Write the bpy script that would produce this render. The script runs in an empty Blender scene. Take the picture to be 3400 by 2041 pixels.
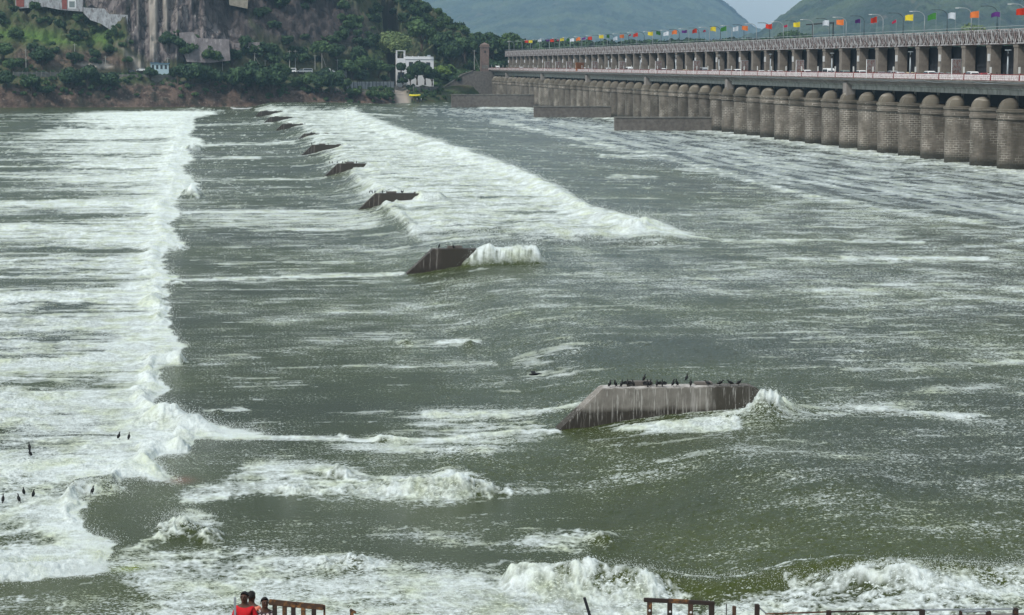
import bpy, bmesh, math, random
import numpy as np
from mathutils import Vector, Matrix
R = math.radians
random.seed(7); rng = np.random.default_rng(11)
SC = bpy.context.scene
C = SC.collection

# ------------------------------------------------------------------ camera, sky, sun, exposure
F, YAW, PIT, ROLL, HC = 7800.0, .1269, .1029, .0035, 18.4
cd = bpy.data.cameras.new('camera'); cam = bpy.data.objects.new('camera', cd); C.objects.link(cam)
cd.sensor_fit = 'HORIZONTAL'; cd.sensor_width = 36; cd.lens = 36 * F / 3400
cd.clip_start = 1; cd.clip_end = 30000
_fw = Vector((math.sin(YAW) * math.cos(PIT), math.cos(YAW) * math.cos(PIT), -math.sin(PIT)))
_rt = Vector((math.cos(YAW), -math.sin(YAW), 0)); _up = _rt.cross(_fw)
_rt2 = _rt * math.cos(ROLL) + _up * math.sin(ROLL); _up2 = -_rt * math.sin(ROLL) + _up * math.cos(ROLL)
M = Matrix((( _rt2.x, _up2.x, -_fw.x, 0), (_rt2.y, _up2.y, -_fw.y, 0), (_rt2.z, _up2.z, -_fw.z, HC), (0, 0, 0, 1)))
cam.matrix_world = M
SC.camera = cam

SUN_EL, SUN_AZ = R(48), R(235)      # azimuth clockwise from +Y: behind the camera, to the left
w = bpy.data.worlds.new('World'); SC.world = w; w.use_nodes = True
nt = w.node_tree; nt.nodes.clear()
wo = nt.nodes.new('ShaderNodeOutputWorld'); bg = nt.nodes.new('ShaderNodeBackground')
sky = nt.nodes.new('ShaderNodeTexSky'); sky.sky_type = 'NISHITA'; sky.sun_disc = False
sky.sun_elevation = SUN_EL; sky.sun_rotation = SUN_AZ; sky.air_density = 1.0; sky.dust_density = 2.5; sky.ozone_density = 1.5
# thin cloud cover over the clear sky
tc = nt.nodes.new('ShaderNodeTexCoord'); mp = nt.nodes.new('ShaderNodeMapping'); mp.inputs['Scale'].default_value = (1.5, 1.5, 5)
cn = nt.nodes.new('ShaderNodeTexNoise'); cn.inputs['Scale'].default_value = 2.2; cn.inputs['Detail'].default_value = 6
cr = nt.nodes.new('ShaderNodeMapRange'); cr.inputs[1].default_value = .35; cr.inputs[2].default_value = .7; cr.inputs[3].default_value = .35; cr.inputs[4].default_value = .85
mx = nt.nodes.new('ShaderNodeMix'); mx.data_type = 'RGBA'; mx.inputs[7].default_value = (8.2, 8.9, 9.2, 1)
nt.links.new(tc.outputs['Generated'], mp.inputs['Vector']); nt.links.new(mp.outputs['Vector'], cn.inputs['Vector'])
nt.links.new(cn.outputs['Fac'], cr.inputs[0]); nt.links.new(cr.outputs[0], mx.inputs[0])
nt.links.new(sky.outputs['Color'], mx.inputs[6]); nt.links.new(mx.outputs[2], bg.inputs['Color'])
bg.inputs['Strength'].default_value = .085
nt.links.new(bg.outputs[0], wo.inputs['Surface'])
sl = bpy.data.lights.new('sun', 'SUN'); sl.energy = 2.4; sl.angle = R(6); sl.color = (1, .96, .9)
so = bpy.data.objects.new('sun', sl); C.objects.link(so)
_sd = Vector((math.sin(SUN_AZ) * math.cos(SUN_EL), math.cos(SUN_AZ) * math.cos(SUN_EL), math.sin(SUN_EL)))
so.rotation_euler = _sd.to_track_quat('Z', 'Y').to_euler()
so.location = (0, 0, 100)
SC.view_settings.view_transform = 'Standard'; SC.view_settings.look = 'None'
SC.view_settings.exposure = 0.38; SC.view_settings.gamma = 1
SC.cycles.use_denoising = True
SC.cycles.max_bounces = 6; SC.cycles.transparent_max_bounces = 8; SC.cycles.volume_bounces = 1

# ------------------------------------------------------------------ projection helpers (measuring the place)
def ray(px, py):
    X, Y = px - 1700., py - 1020.5
    c, s = math.cos(ROLL), math.sin(ROLL); X, Y = X * c + Y * s, -X * s + Y * c
    cp, sp = math.cos(PIT), math.sin(PIT); r, y = X / F, -Y / F
    fw, u = cp + y * sp, -sp + y * cp
    cy, sy = math.cos(YAW), math.sin(YAW)
    return (r * cy + fw * sy, -r * sy + fw * cy, u)
def atz(px, py, z): d = ray(px, py); t = (z - HC) / d[2]; return Vector((t * d[0], t * d[1], z))
def aty(px, py, Y): d = ray(px, py); t = Y / d[1]; return Vector((t * d[0], Y, HC + t * d[2]))
def atx(px, py, X): d = ray(px, py); t = X / d[0]; return Vector((X, t * d[1], HC + t * d[2]))
def proj(x, y, z):
    cy, sy = math.cos(YAW), math.sin(YAW); z = z - HC
    r = x * cy - y * sy; fw = x * sy + y * cy
    cp, sp = math.cos(PIT), math.sin(PIT)
    zz = fw * cp - z * sp; yy = fw * sp + z * cp
    X = F * r / zz; Y = -F * yy / zz; c, s = math.cos(ROLL), math.sin(ROLL)
    return 1700 + X * c - Y * s, 1020.5 + X * s + Y * c

# ------------------------------------------------------------------ numpy noise
_perm = rng.permutation(4096)
_grad = np.stack([np.cos(np.arange(4096) * 2.399963), np.sin(np.arange(4096) * 2.399963)], 1).astype(np.float32)
def perlin(x, y, seed=0):
    xi = np.floor(x).astype(np.int64); yi = np.floor(y).astype(np.int64)
    xf = (x - xi).astype(np.float32); yf = (y - yi).astype(np.float32)
    u = xf * xf * xf * (xf * (xf * 6 - 15) + 10); v = yf * yf * yf * (yf * (yf * 6 - 15) + 10)
    def g(ix, iy, dx, dy):
        h = _perm[(_perm[(ix + seed * 71) & 4095] + iy) & 4095]
        G = _grad[h]; return G[..., 0] * dx + G[..., 1] * dy
    a = g(xi, yi, xf, yf); b = g(xi + 1, yi, xf - 1, yf); c = g(xi, yi + 1, xf, yf - 1); d = g(xi + 1, yi + 1, xf - 1, yf - 1)
    return (a + (b - a) * u + (c - a) * v + (a - b - c + d) * u * v) * 1.5
def fbm(x, y, oct=4, seed=0, gain=.5):
    s = 0; a = 1; t = 0
    for o in range(oct):
        s = s + a * perlin(x * 2 ** o + o * 17.3, y * 2 ** o - o * 9.1, seed + o); t += a; a *= gain
    return s / t
def sstep(a, b, x): t = np.clip((x - a) / (b - a), 0, 1); return t * t * (3 - 2 * t)

# low resolution chart of the river surface in which shores, jumps and foam streaks are measured
CH, CW, CHH = 5.0, 760, 450           # cell, columns, rows; origin (-200,-50)
_gx, _gy = np.meshgrid(np.arange(CW) * CH - 200, np.arange(CHH) * CH - 50)
def poly_sd(pts):
    """signed distance (inside positive) to a polygon on the chart"""
    P = np.array(pts, float); n = len(P); d = np.full(_gx.shape, 1e9); ins = np.zeros(_gx.shape, bool)
    for i in range(n):
        a, b = P[i], P[(i + 1) % n]; e = b - a
        wx, wy = _gx - a[0], _gy - a[1]
        t = np.clip((wx * e[0] + wy * e[1]) / max(e @ e, 1e-9), 0, 1)
        d = np.minimum(d, (wx - t * e[0]) ** 2 + (wy - t * e[1]) ** 2)
        c = (a[1] > _gy) != (b[1] > _gy)
        if a[1] != b[1]:
            ins ^= c & (_gx < (b[0] - a[0]) * (_gy - a[1]) / (b[1] - a[1]) + a[0])
    d = np.sqrt(d); return np.where(ins, d, -d)
def line_d(pts, ys=1.0):
    P = np.array(pts, float); d = np.full(_gx.shape, 1e9)
    for i in range(len(P) - 1):
        a, b = P[i], P[i + 1]; e = (b - a) * np.array([1, ys]); wx, wy = _gx - a[0], (_gy - a[1]) * ys
        t = np.clip((wx * e[0] + wy * e[1]) / max(e @ e, 1e-9), 0, 1)
        d = np.minimum(d, (wx - t * e[0]) ** 2 + (wy - t * e[1]) ** 2)
    return np.sqrt(d)
def sample(m, u, v):
    x = np.clip((u + 200) / CH, 0, CW - 1.001); y = np.clip((v + 50) / CH, 0, CHH - 1.001)
    xi = x.astype(int); yi = y.astype(int); fx = x - xi; fy = y - yi
    return (m[yi, xi] * (1 - fx) + m[yi, xi + 1] * fx) * (1 - fy) + (m[yi + 1, xi] * (1 - fx) + m[yi + 1, xi + 1] * fx) * fy

# ------------------------------------------------------------------ scene helpers
def tag(o, label=None, cat=None, group=None, kind=None):
    if label: o['label'] = label
    if cat: o['category'] = cat
    if group: o['group'] = group
    if kind: o['kind'] = kind
    return o
def link(name, me, m=None, parent=None, smooth=False):
    if m is not None:
        for k in (m if isinstance(m, (list, tuple)) else [m]): me.materials.append(k)
    o = bpy.data.objects.new(name, me); C.objects.link(o); o.parent = parent
    if smooth: me.polygons.foreach_set('use_smooth', [True] * len(me.polygons))
    return o
def empty(name, loc, rz=0, label=None, cat=None, group=None):
    o = bpy.data.objects.new(name, None); C.objects.link(o); o.location = loc; o.rotation_euler = (0, 0, rz); o.empty_display_size = .2
    return tag(o, label, cat, group)
def copy_tree(o, parent=None):
    c = o.copy(); C.objects.link(c); c.parent = parent
    for ch in [k for k in KIDS(o)]: copy_tree(ch, c)
    return c
def KIDS(o): return [k for k in C.objects if k.parent == o] if False else list(o.children)
def np_mesh(name, V, Fq):
    """fast mesh from arrays, Fq of shape (n,3) or (n,4)"""
    me = bpy.data.meshes.new(name); V = np.asarray(V, np.float32); Fq = np.asarray(Fq, np.int32)
    me.vertices.add(len(V)); me.vertices.foreach_set('co', V.ravel())
    k = Fq.shape[1]; me.loops.add(Fq.size); me.loops.foreach_set('vertex_index', Fq.ravel())
    me.polygons.add(len(Fq)); me.polygons.foreach_set('loop_start', np.arange(0, Fq.size, k, dtype=np.int32))
    me.update(calc_edges=True); return me
class MB:
    def __init__(s): s.v = []; s.f = []
    def add(s, vs, fs):
        o = len(s.v); s.v += [tuple(v) for v in vs]; s.f += [tuple(i + o for i in f) for f in fs]; return s
    def box(s, x0, y0, z0, x1, y1, z1):
        return s.add([(x0, y0, z0), (x1, y0, z0), (x1, y1, z0), (x0, y1, z0), (x0, y0, z1), (x1, y0, z1), (x1, y1, z1), (x0, y1, z1)],
                     [(0, 3, 2, 1), (4, 5, 6, 7), (0, 1, 5, 4), (1, 2, 6, 5), (2, 3, 7, 6), (3, 0, 4, 7)])
    def bar(s, a, b, w, h=None):
        """square bar between two points"""
        a, b = Vector(a), Vector(b); d = (b - a).normalized(); h = h or w
        u = d.cross(Vector((0, 0, 1))); u = Vector((1, 0, 0)) if u.length < 1e-3 else u.normalized()
        v = u.cross(d).normalized(); vs = []
        for p in (a, b):
            for i, j in ((-1, -1), (1, -1), (1, 1), (-1, 1)): vs.append(p + u * i * w / 2 + v * j * h / 2)
        return s.add(vs, [(0, 1, 2, 3), (7, 6, 5, 4), (0, 4, 5, 1), (1, 5, 6, 2), (2, 6, 7, 3), (3, 7, 4, 0)])
    def tube(s, pts, rad, n=8, sx=1, sy=1, cap=True):
        """loft of rings along a path with a radius for each point"""
        pts = [Vector(p) for p in pts]; o = len(s.v)
        rad = rad if isinstance(rad, (list, tuple)) else [rad] * len(pts)
        up = Vector((0, 0, 1))
        for i, p in enumerate(pts):
            d = (pts[min(i + 1, len(pts) - 1)] - pts[max(i - 1, 0)]).normalized()
            u = d.cross(Vector((0, 1, 0))); u = d.cross(Vector((1, 0, 0))) if u.length < .2 else u
            u.normalize(); v = d.cross(u).normalized(); r = rad[i]; rx, ry = (r if isinstance(r, tuple) else (r * sx, r * sy))
            for k in range(n):
                t = 2 * math.pi * k / n; s.v.append(tuple(p + u * math.cos(t) * rx + v * math.sin(t) * ry))
        for i in range(len(pts) - 1):
            for k in range(n):
                a = o + i * n + k; b = o + i * n + (k + 1) % n; s.f.append((a, b, b + n, a + n))
        if cap:
            s.f.append(tuple(o + k for k in range(n))[::-1]); s.f.append(tuple(o + (len(pts) - 1) * n + k for k in range(n)))
        return s
    def ell(s, c, r, n=10, m=7):
        pts = []; rad = []
        for i in range(m + 1):
            t = math.pi * i / m; pts.append((c[0], c[1], c[2] - math.cos(t) * r[2])); rad.append((max(math.sin(t), .02)))
        o = len(s.v)
        for p, q in zip(pts, rad):
            for k in range(n):
                a = 2 * math.pi * k / n; s.v.append((p[0] + math.cos(a) * q * r[0], p[1] + math.sin(a) * q * r[1], p[2]))
        for i in range(m):
            for k in range(n):
                a = o + i * n + k; b = o + i * n + (k + 1) % n; s.f.append((a, b, b + n, a + n))
        s.f.append(tuple(o + k for k in range(n))[::-1]); s.f.append(tuple(o + m * n + k for k in range(n)))
        return s
    def prism(s, prof, y0, y1):
        """outline in XZ pushed from y0 to y1 (outline counter-clockwise seen from -Y)"""
        n = len(prof); vs = [(p[0], y0, p[1]) for p in prof] + [(p[0], y1, p[1]) for p in prof]
        return s.add(vs, [tuple(range(n)), tuple(range(2 * n - 1, n - 1, -1))] + [((i + 1) % n, i, i + n, (i + 1) % n + n) for i in range(n)])
    def build(s, name, m=None, parent=None, smooth=False, bevel=0):
        me = bpy.data.meshes.new(name); me.from_pydata(s.v, [], s.f)
        bm = bmesh.new(); bm.from_mesh(me)
        bmesh.ops.recalc_face_normals(bm, faces=bm.faces)
        if bevel: bmesh.ops.bevel(bm, geom=[e for e in bm.edges if len(e.link_faces) == 2 and e.calc_face_angle(0) > .6], offset=bevel, segments=2, affect='EDGES')
        bm.to_mesh(me); bm.free()
        return link(name, me, m, parent, smooth)
ORD = 'first second third fourth fifth sixth seventh eighth ninth tenth eleventh twelfth thirteenth fourteenth fifteenth sixteenth seventeenth eighteenth nineteenth twentieth'.split()
TENS = {2: 'twenty', 3: 'thirty', 4: 'forty', 5: 'fifty'}; TENO = {3: 'thirtieth', 4: 'fortieth', 5: 'fiftieth'}
def ordw(n):
    if n <= 20: return ORD[n - 1]
    t, u = divmod(n, 10)
    return TENO[t] if u == 0 else TENS[t] + '-' + ORD[u - 1]

# ------------------------------------------------------------------ materials
def mat(name, col, rough=.8, var=.25, scale=1.0, col2=None, detail=5, bump=0, bscale=None, metallic=0, stretch=(1, 1, 1), lo=.35, hi=.65, coord='Object', spec=.3):
    m = bpy.data.materials.new(name); m.use_nodes = True; n = m.node_tree; L = n.links
    b = n.nodes['Principled BSDF']; b.inputs['Roughness'].default_value = rough; b.inputs['Metallic'].default_value = metallic
    b.inputs['Specular IOR Level'].default_value = spec
    tc = n.nodes.new('ShaderNodeTexCoord'); mp = n.nodes.new('ShaderNodeMapping'); mp.inputs['Scale'].default_value = stretch
    L.new(tc.outputs[coord], mp.inputs['Vector'])
    no = n.nodes.new('ShaderNodeTexNoise'); no.inputs['Scale'].default_value = scale; no.inputs['Detail'].default_value = detail; no.inputs['Roughness'].default_value = .6
    L.new(mp.outputs[0], no.inputs['Vector'])
    mr = n.nodes.new('ShaderNodeMapRange'); mr.inputs[1].default_value = lo; mr.inputs[2].default_value = hi; L.new(no.outputs['Fac'], mr.inputs[0])
    mi = n.nodes.new('ShaderNodeMix'); mi.data_type = 'RGBA'
    c2 = col2 or tuple(c * (1 - var) for c in col)
    mi.inputs[6].default_value = (*col, 1); mi.inputs[7].default_value = (*c2, 1)
    L.new(mr.outputs[0], mi.inputs[0]); L.new(mi.outputs[2], b.inputs['Base Color'])
    if bump:
        bu = n.nodes.new('ShaderNodeBump'); bu.inputs['Strength'].default_value = 1; bu.inputs['Distance'].default_value = bump
        if bscale:
            n2 = n.nodes.new('ShaderNodeTexNoise'); n2.inputs['Scale'].default_value = bscale; n2.inputs['Detail'].default_value = 4
            L.new(mp.outputs[0], n2.inputs['Vector']); L.new(n2.outputs['Fac'], bu.inputs['Height'])
        else: L.new(no.outputs['Fac'], bu.inputs['Height'])
        L.new(bu.outputs[0], b.inputs['Normal'])
    m['mix'] = mi.name
    return m
def add_layer(m, col, scale, lo, hi, stretch=(1, 1, 1), amt=1.0, coord='Object', zmask=None):
    """another noise-shaped coat over a material's colour (stains, lichen, droppings)"""
    n = m.node_tree; L = n.links; b = n.nodes['Principled BSDF']; src = b.inputs['Base Color'].links[0].from_socket
    tc = n.nodes.new('ShaderNodeTexCoord'); mp = n.nodes.new('ShaderNodeMapping'); mp.inputs['Scale'].default_value = stretch
    L.new(tc.outputs[coord], mp.inputs['Vector'])
    no = n.nodes.new('ShaderNodeTexNoise'); no.inputs['Scale'].default_value = scale; no.inputs['Detail'].default_value = 5; no.inputs['Roughness'].default_value = .65
    L.new(mp.outputs[0], no.inputs['Vector'])
    mr = n.nodes.new('ShaderNodeMapRange'); mr.inputs[1].default_value = lo; mr.inputs[2].default_value = hi; mr.inputs[4].default_value = amt
    L.new(no.outputs['Fac'], mr.inputs[0]); fac = mr.outputs[0]
    if zmask:
        sp = n.nodes.new('ShaderNodeSeparateXYZ'); L.new(tc.outputs[coord], sp.inputs[0])
        m2 = n.nodes.new('ShaderNodeMapRange'); m2.inputs[1].default_value = zmask[0]; m2.inputs[2].default_value = zmask[1]
        ad = n.nodes.new('ShaderNodeMath'); ad.operation = 'MULTIPLY_ADD'; ad.inputs[1].default_value = zmask[2]; 
        L.new(no.outputs['Fac'], ad.inputs[0]); L.new(sp.outputs[zmask[3] if len(zmask) > 3 else 2], ad.inputs[2]); L.new(ad.outputs[0], m2.inputs[0])
        mu = n.nodes.new('ShaderNodeMath'); mu.operation = 'MULTIPLY'; L.new(fac, mu.inputs[0]); L.new(m2.outputs[0], mu.inputs[1]); fac = mu.outputs[0]
    mi = n.nodes.new('ShaderNodeMix'); mi.data_type = 'RGBA'; mi.inputs[7].default_value = (*col, 1)
    L.new(fac, mi.inputs[0]); L.new(src, mi.inputs[6]); L.new(mi.outputs[2], b.inputs['Base Color'])
    return m
def flat(name, col, rough=.6, metallic=0, spec=.4): return mat(name, col, rough, .12, 3.0, metallic=metallic, spec=spec)

m_conc = mat('weathered_concrete', (.22, .215, .195), .9, scale=.6, col2=(.13, .125, .11), bump=.03)
add_layer(m_conc, (.05, .05, .045), .8, .52, .7, (1, .35, 3), .7)
m_girder = mat('pale_concrete', (.34, .35, .32), .9, scale=.5, col2=(.23, .23, .21)); add_layer(m_girder, (.08, .08, .07), 1.0, .5, .72, (1, .6, .15), .8)
m_slab = mat('deck_concrete', (.26, .24, .22), .9, scale=.5, col2=(.17, .15, .14))
m_road = mat('asphalt', (.06, .06, .06), .9, scale=.3)
m_red = flat('red_paint', (.28, .05, .045)); m_banner = mat('banner_cloth', (.85, .78, .78), .8, scale=2.2, col2=(.62, .48, .48), lo=.5, hi=.62)
m_steel = mat('weathered_grey_steel', (.46, .46, .46), .6, scale=1.2, col2=(.17, .12, .11), lo=.45, hi=.6)
m_gate = mat('dark_gate_steel', (.025, .028, .034), .7, scale=.6)
m_pole = flat('galvanised_steel', (.36, .4, .42), .45, .3); m_poled = flat('dark_green_pole_paint', (.06, .09, .1), .5)
m_white = flat('white_paint', (.75, .77, .77)); m_glass = flat('dark_glass', (.03, .04, .05), .15); m_black = flat('black_rubber', (.02, .02, .02), .8)
m_rust = mat('rusty_steel', (.07, .043, .03), .85, scale=9, col2=(.27, .13, .045), lo=.5, hi=.68, bump=.004)
m_darkrust = mat('dark_rusty_steel', (.035, .026, .022), .8, scale=8, col2=(.13, .065, .03), lo=.58, hi=.72, bump=.003)
m_bird = mat('black_feathers', (.008, .009, .010), .6, scale=20)
m_skin = mat('brown_skin', (.085, .042, .028), .55, scale=14, var=.2); m_hair = mat('black_hair', (.01, .009, .009), .7, scale=60, bump=.004)

def stone_mat():
    m = bpy.data.materials.new('pier_masonry'); m.use_nodes = True; n = m.node_tree; L = n.links; b = n.nodes['Principled BSDF']
    b.inputs['Roughness'].default_value = .92; b.inputs['Specular IOR Level'].default_value = .2
    uv = n.nodes.new('ShaderNodeUVMap'); uv.uv_map = 'UVMap'
    oi = n.nodes.new('ShaderNodeObjectInfo'); tc = n.nodes.new('ShaderNodeTexCoord')
    off = n.nodes.new('ShaderNodeVectorMath'); off.operation = 'ADD'
    cmb = n.nodes.new('ShaderNodeCombineXYZ'); mu = n.nodes.new('ShaderNodeMath'); mu.operation = 'MULTIPLY'; mu.inputs[1].default_value = 300
    L.new(oi.outputs['Random'], mu.inputs[0]); L.new(mu.outputs[0], cmb.inputs[0]); L.new(mu.outputs[0], cmb.inputs[1])
    L.new(tc.outputs['Object'], off.inputs[0]); L.new(cmb.outputs[0], off.inputs[1])
    br = n.nodes.new('ShaderNodeTexBrick'); br.inputs['Scale'].default_value = 1; br.inputs['Brick Width'].default_value = 1.0; br.inputs['Row Height'].default_value = .42
    br.inputs['Mortar Size'].default_value = .05; br.inputs['Mortar Smooth'].default_value = .4; br.inputs['Bias'].default_value = 0
    br.inputs['Color1'].default_value = (.15, .134, .112, 1); br.inputs['Color2'].default_value = (.215, .194, .166, 1); br.inputs['Mortar'].default_value = (.19, .168, .145, 1)
    L.new(uv.outputs[0], br.inputs['Vector'])
    no = n.nodes.new('ShaderNodeTexNoise'); no.inputs['Scale'].default_value = .35; no.inputs['Detail'].default_value = 5; L.new(off.outputs[0], no.inputs['Vector'])
    mr = n.nodes.new('ShaderNodeMapRange'); mr.inputs[1].default_value = .47; mr.inputs[2].default_value = .6; L.new(no.outputs['Fac'], mr.inputs[0])
    # bright repointed mortar in patches
    mm = n.nodes.new('ShaderNodeMath'); mm.operation = 'MULTIPLY'; L.new(br.outputs['Fac'], mm.inputs[0]); L.new(mr.outputs[0], mm.inputs[1])
    m1 = n.nodes.new('ShaderNodeMix'); m1.data_type = 'RGBA'; m1.inputs[7].default_value = (.52, .49, .44, 1)
    L.new(mm.outputs[0], m1.inputs[0]); L.new(br.outputs['Color'], m1.inputs[6])
    # plaster / dirt patches
    n2 = n.nodes.new('ShaderNodeTexNoise'); n2.inputs['Scale'].default_value = .5; n2.inputs['Detail'].default_value = 6
    mp = n.nodes.new('ShaderNodeMapping'); mp.inputs['Scale'].default_value = (1, 1, .35); mp.inputs['Location'].default_value = (7, 3, 9)
    L.new(off.outputs[0], mp.inputs['Vector']); L.new(mp.outputs[0], n2.inputs['Vector'])
    r2 = n.nodes.new('ShaderNodeMapRange'); r2.inputs[1].default_value = .38; r2.inputs[2].default_value = .62; L.new(n2.outputs['Fac'], r2.inputs[0])
    m2 = n.nodes.new('ShaderNodeMix'); m2.data_type = 'RGBA'; m2.blend_type = 'MULTIPLY'; m2.inputs[7].default_value = (.62, .62, .6, 1)
    L.new(r2.outputs[0], m2.inputs[0]); L.new(m1.outputs[2], m2.inputs[6])
    # algae and wet line above the water
    sp = n.nodes.new('ShaderNodeSeparateXYZ'); L.new(tc.outputs['Object'], sp.inputs[0])
    ad = n.nodes.new('ShaderNodeMath'); ad.operation = 'MULTIPLY_ADD'; ad.inputs[1].default_value = 1.6; L.new(n2.outputs['Fac'], ad.inputs[0]); L.new(sp.outputs[2], ad.inputs[2])
    r3 = n.nodes.new('ShaderNodeMapRange'); r3.inputs[1].default_value = 2.5; r3.inputs[2].default_value = 3.6; r3.inputs[3].default_value = .85; r3.inputs[4].default_value = 0
    L.new(ad.outputs[0], r3.inputs[0])
    m3 = n.nodes.new('ShaderNodeMix'); m3.data_type = 'RGBA'; m3.inputs[7].default_value = (.03, .032, .026, 1)
    L.new(r3.outputs[0], m3.inputs[0]); L.new(m2.outputs[2], m3.inputs[6])
    # brown-green mould on the dome
    r4 = n.nodes.new('ShaderNodeMapRange'); r4.inputs[1].default_value = 11.0; r4.inputs[2].default_value = 12.2; r4.inputs[4].default_value = .6; L.new(ad.outputs[0], r4.inputs[0])
    m4 = n.nodes.new('ShaderNodeMix'); m4.data_type = 'RGBA'; m4.inputs[7].default_value = (.125, .112, .085, 1)
    L.new(r4.outputs[0], m4.inputs[0]); L.new(m3.outputs[2], m4.inputs[6])
    vr = n.nodes.new('ShaderNodeMapRange'); vr.inputs[3].default_value = .72; vr.inputs[4].default_value = 1.22; L.new(oi.outputs['Random'], vr.inputs[0])
    vm = n.nodes.new('ShaderNodeVectorMath'); vm.operation = 'SCALE'; L.new(m4.outputs[2], vm.inputs[0]); L.new(vr.outputs[0], vm.inputs['Scale'])
    L.new(vm.outputs[0], b.inputs['Base Color'])
    bu = n.nodes.new('ShaderNodeBump'); bu.inputs['Distance'].default_value = .05; L.new(br.outputs['Fac'], bu.inputs['Height']); bu.invert = True
    L.new(bu.outputs[0], b.inputs['Normal'])
    return m
m_stone = stone_mat()
m_wall = mat('divider_concrete', (.17, .155, .14), .9, scale=1.0, col2=(.10, .09, .08), bump=.02)
m_weir = mat('guano_streaked_concrete', (.24, .225, .2), .9, scale=1.4, col2=(.145, .135, .118), bump=.015)
m_weird = mat('wet_concrete', (.07, .06, .05), .7, scale=.9, col2=(.035, .03, .026), bump=.02); add_layer(m_weird, (.42, .40, .37), 3.0, .54, .66, (1, .5, .07), .8, zmask=(.75, 1.5, .6)); add_layer(m_weird, (.045, .04, .032), .35, .3, .5, (1, 1, .5), .95, zmask=(3.6, 4.0, 1.0, 0))
add_layer(m_weir, (.5, .48, .45), 2.0, .3, .5, (1, 1, 1), .8, zmask=(2.42, 2.5, .4))
add_layer(m_weir, (.03, .026, .02), .9, .2, .3, (1, 1, 1), .93, zmask=(1.55, 1.3, .5))
add_layer(m_weir, (.04, .036, .028), .35, .12, .3, (1, 1, .5), .9, zmask=(8.5, 9.2, 1.5, 0))
add_layer(m_weir, (.62, .6, .57), 6.5, .57, .66, (1, .5, .05), .32, zmask=(1.5, 2.2, 1.9)); add_layer(m_weir, (.5, .49, .46), 14, .56, .64, (1, .5, .06), .6, zmask=(1.4, 2.4, 2.2))
m_leaf = {}
def leaf_mat(name, a, b, sc=.25):
    m = bpy.data.materials.new(name); m.use_nodes = True; n = m.node_tree; L = n.links; p = n.nodes['Principled BSDF']
    p.inputs['Roughness'].default_value = .7; p.inputs['Specular IOR Level'].default_value = .2
    g = n.nodes.new('ShaderNodeNewGeometry'); no = n.nodes.new('ShaderNodeTexNoise'); no.inputs['Scale'].default_value = sc; no.inputs['Detail'].default_value = 4
    L.new(g.outputs['Position'], no.inputs['Vector'])
    mr = n.nodes.new('ShaderNodeMapRange'); mr.inputs[1].default_value = .35; mr.inputs[2].default_value = .65
    ad = n.nodes.new('ShaderNodeMath'); ad.operation = 'MULTIPLY_ADD'; ad.inputs[1].default_value = .22; ad.inputs[2].default_value = -.11
    L.new(g.outputs['Random Per Island'], ad.inputs[0])
    a2 = n.nodes.new('ShaderNodeMath'); L.new(ad.outputs[0], a2.inputs[0]); L.new(no.outputs['Fac'], a2.inputs[1]); L.new(a2.outputs[0], mr.inputs[0])
    mi = n.nodes.new('ShaderNodeMix'); mi.data_type = 'RGBA'; mi.inputs[6].default_value = (*a, 1); mi.inputs[7].default_value = (*b, 1)
    L.new(mr.outputs[0], mi.inputs[0]); L.new(mi.outputs[2], p.inputs['Base Color']); return m
m_leaf['dark'] = leaf_mat('dark_foliage', (.014, .034, .02), (.05, .095, .038))
m_leaf['mid'] = leaf_mat('mid_foliage', (.035, .07, .03), (.075, .13, .045))
m_leaf['light'] = leaf_mat('pale_foliage', (.10, .15, .055), (.19, .24, .10))
m_leaf['bright'] = leaf_mat('bright_foliage', (.08, .16, .03), (.16, .24, .05))
m_bark = mat('bark', (.10, .08, .06), .95, scale=3)

# ------------------------------------------------------------------ the river
XB = 132.6            # downstream tip of the piers
Y0, SP = 562.1, 14.6  # pier rhythm along the barrage
def PY(n): return Y0 - SP * n
WX, WY, WS = 16.98, 115.9, 89.66   # foot of the first weir wall and their spacing
foam = np.zeros(_gx.shape, np.float32)
def mask(pts, feather=12): return np.clip(.5 + poly_sd(pts) / feather, 0, 1)
def put(m, v): 
    global foam
    foam = np.maximum(foam, m * v)
P_weir = [(-210, 366), (620, 366), (745, 371), (690, 385), (645, 393), (648, 425), (628, 452), (668, 462), (674, 497), (618, 500), (648, 530), (600, 556), (640, 600), (668, 646), (598, 655), (575, 690), (612, 717),
          (560, 742), (592, 790), (606, 822), (542, 852), (538, 885), (596, 940), (545, 958), (562, 1020), (560, 1100), (602, 1160), (622, 1205), (610, 1225), (545, 1225), (530, 1262), (522, 1330), (560, 1372), (640, 1398),
          (760, 1432), (900, 1462), (720, 1472), (640, 1472), (632, 1498), (622, 1515), (545, 1528), (532, 1560), (550, 1590), (560, 1622), (500, 1620), (420, 1612), (410, 1650), (290, 1668), (268, 1712), (285, 1760), (340, 1800), (415, 1822), (352, 1880), (330, 1915), (120, 1935), (-210, 1945)]
sd_w = poly_sd(P_weir)
left_fade = sstep(-60, 600, _gx + 0.0)
far_dark = sstep(360, 520, _gy)
mw = np.clip(.5 + sd_w / 16, 0, 1)
body = .80 + .45 * np.exp(-np.maximum(sd_w, 0) / 150) - .60 * (1 - left_fade) * (1 - sstep(500, 860, _gy)) - .16 * (1 - left_fade) * sstep(500, 860, _gy) * (1 - sstep(1250, 1400, _gy)) - .25 * (1 - far_dark) * (1 - left_fade)
put(mw, np.clip(body, 0, 1.1))
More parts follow.
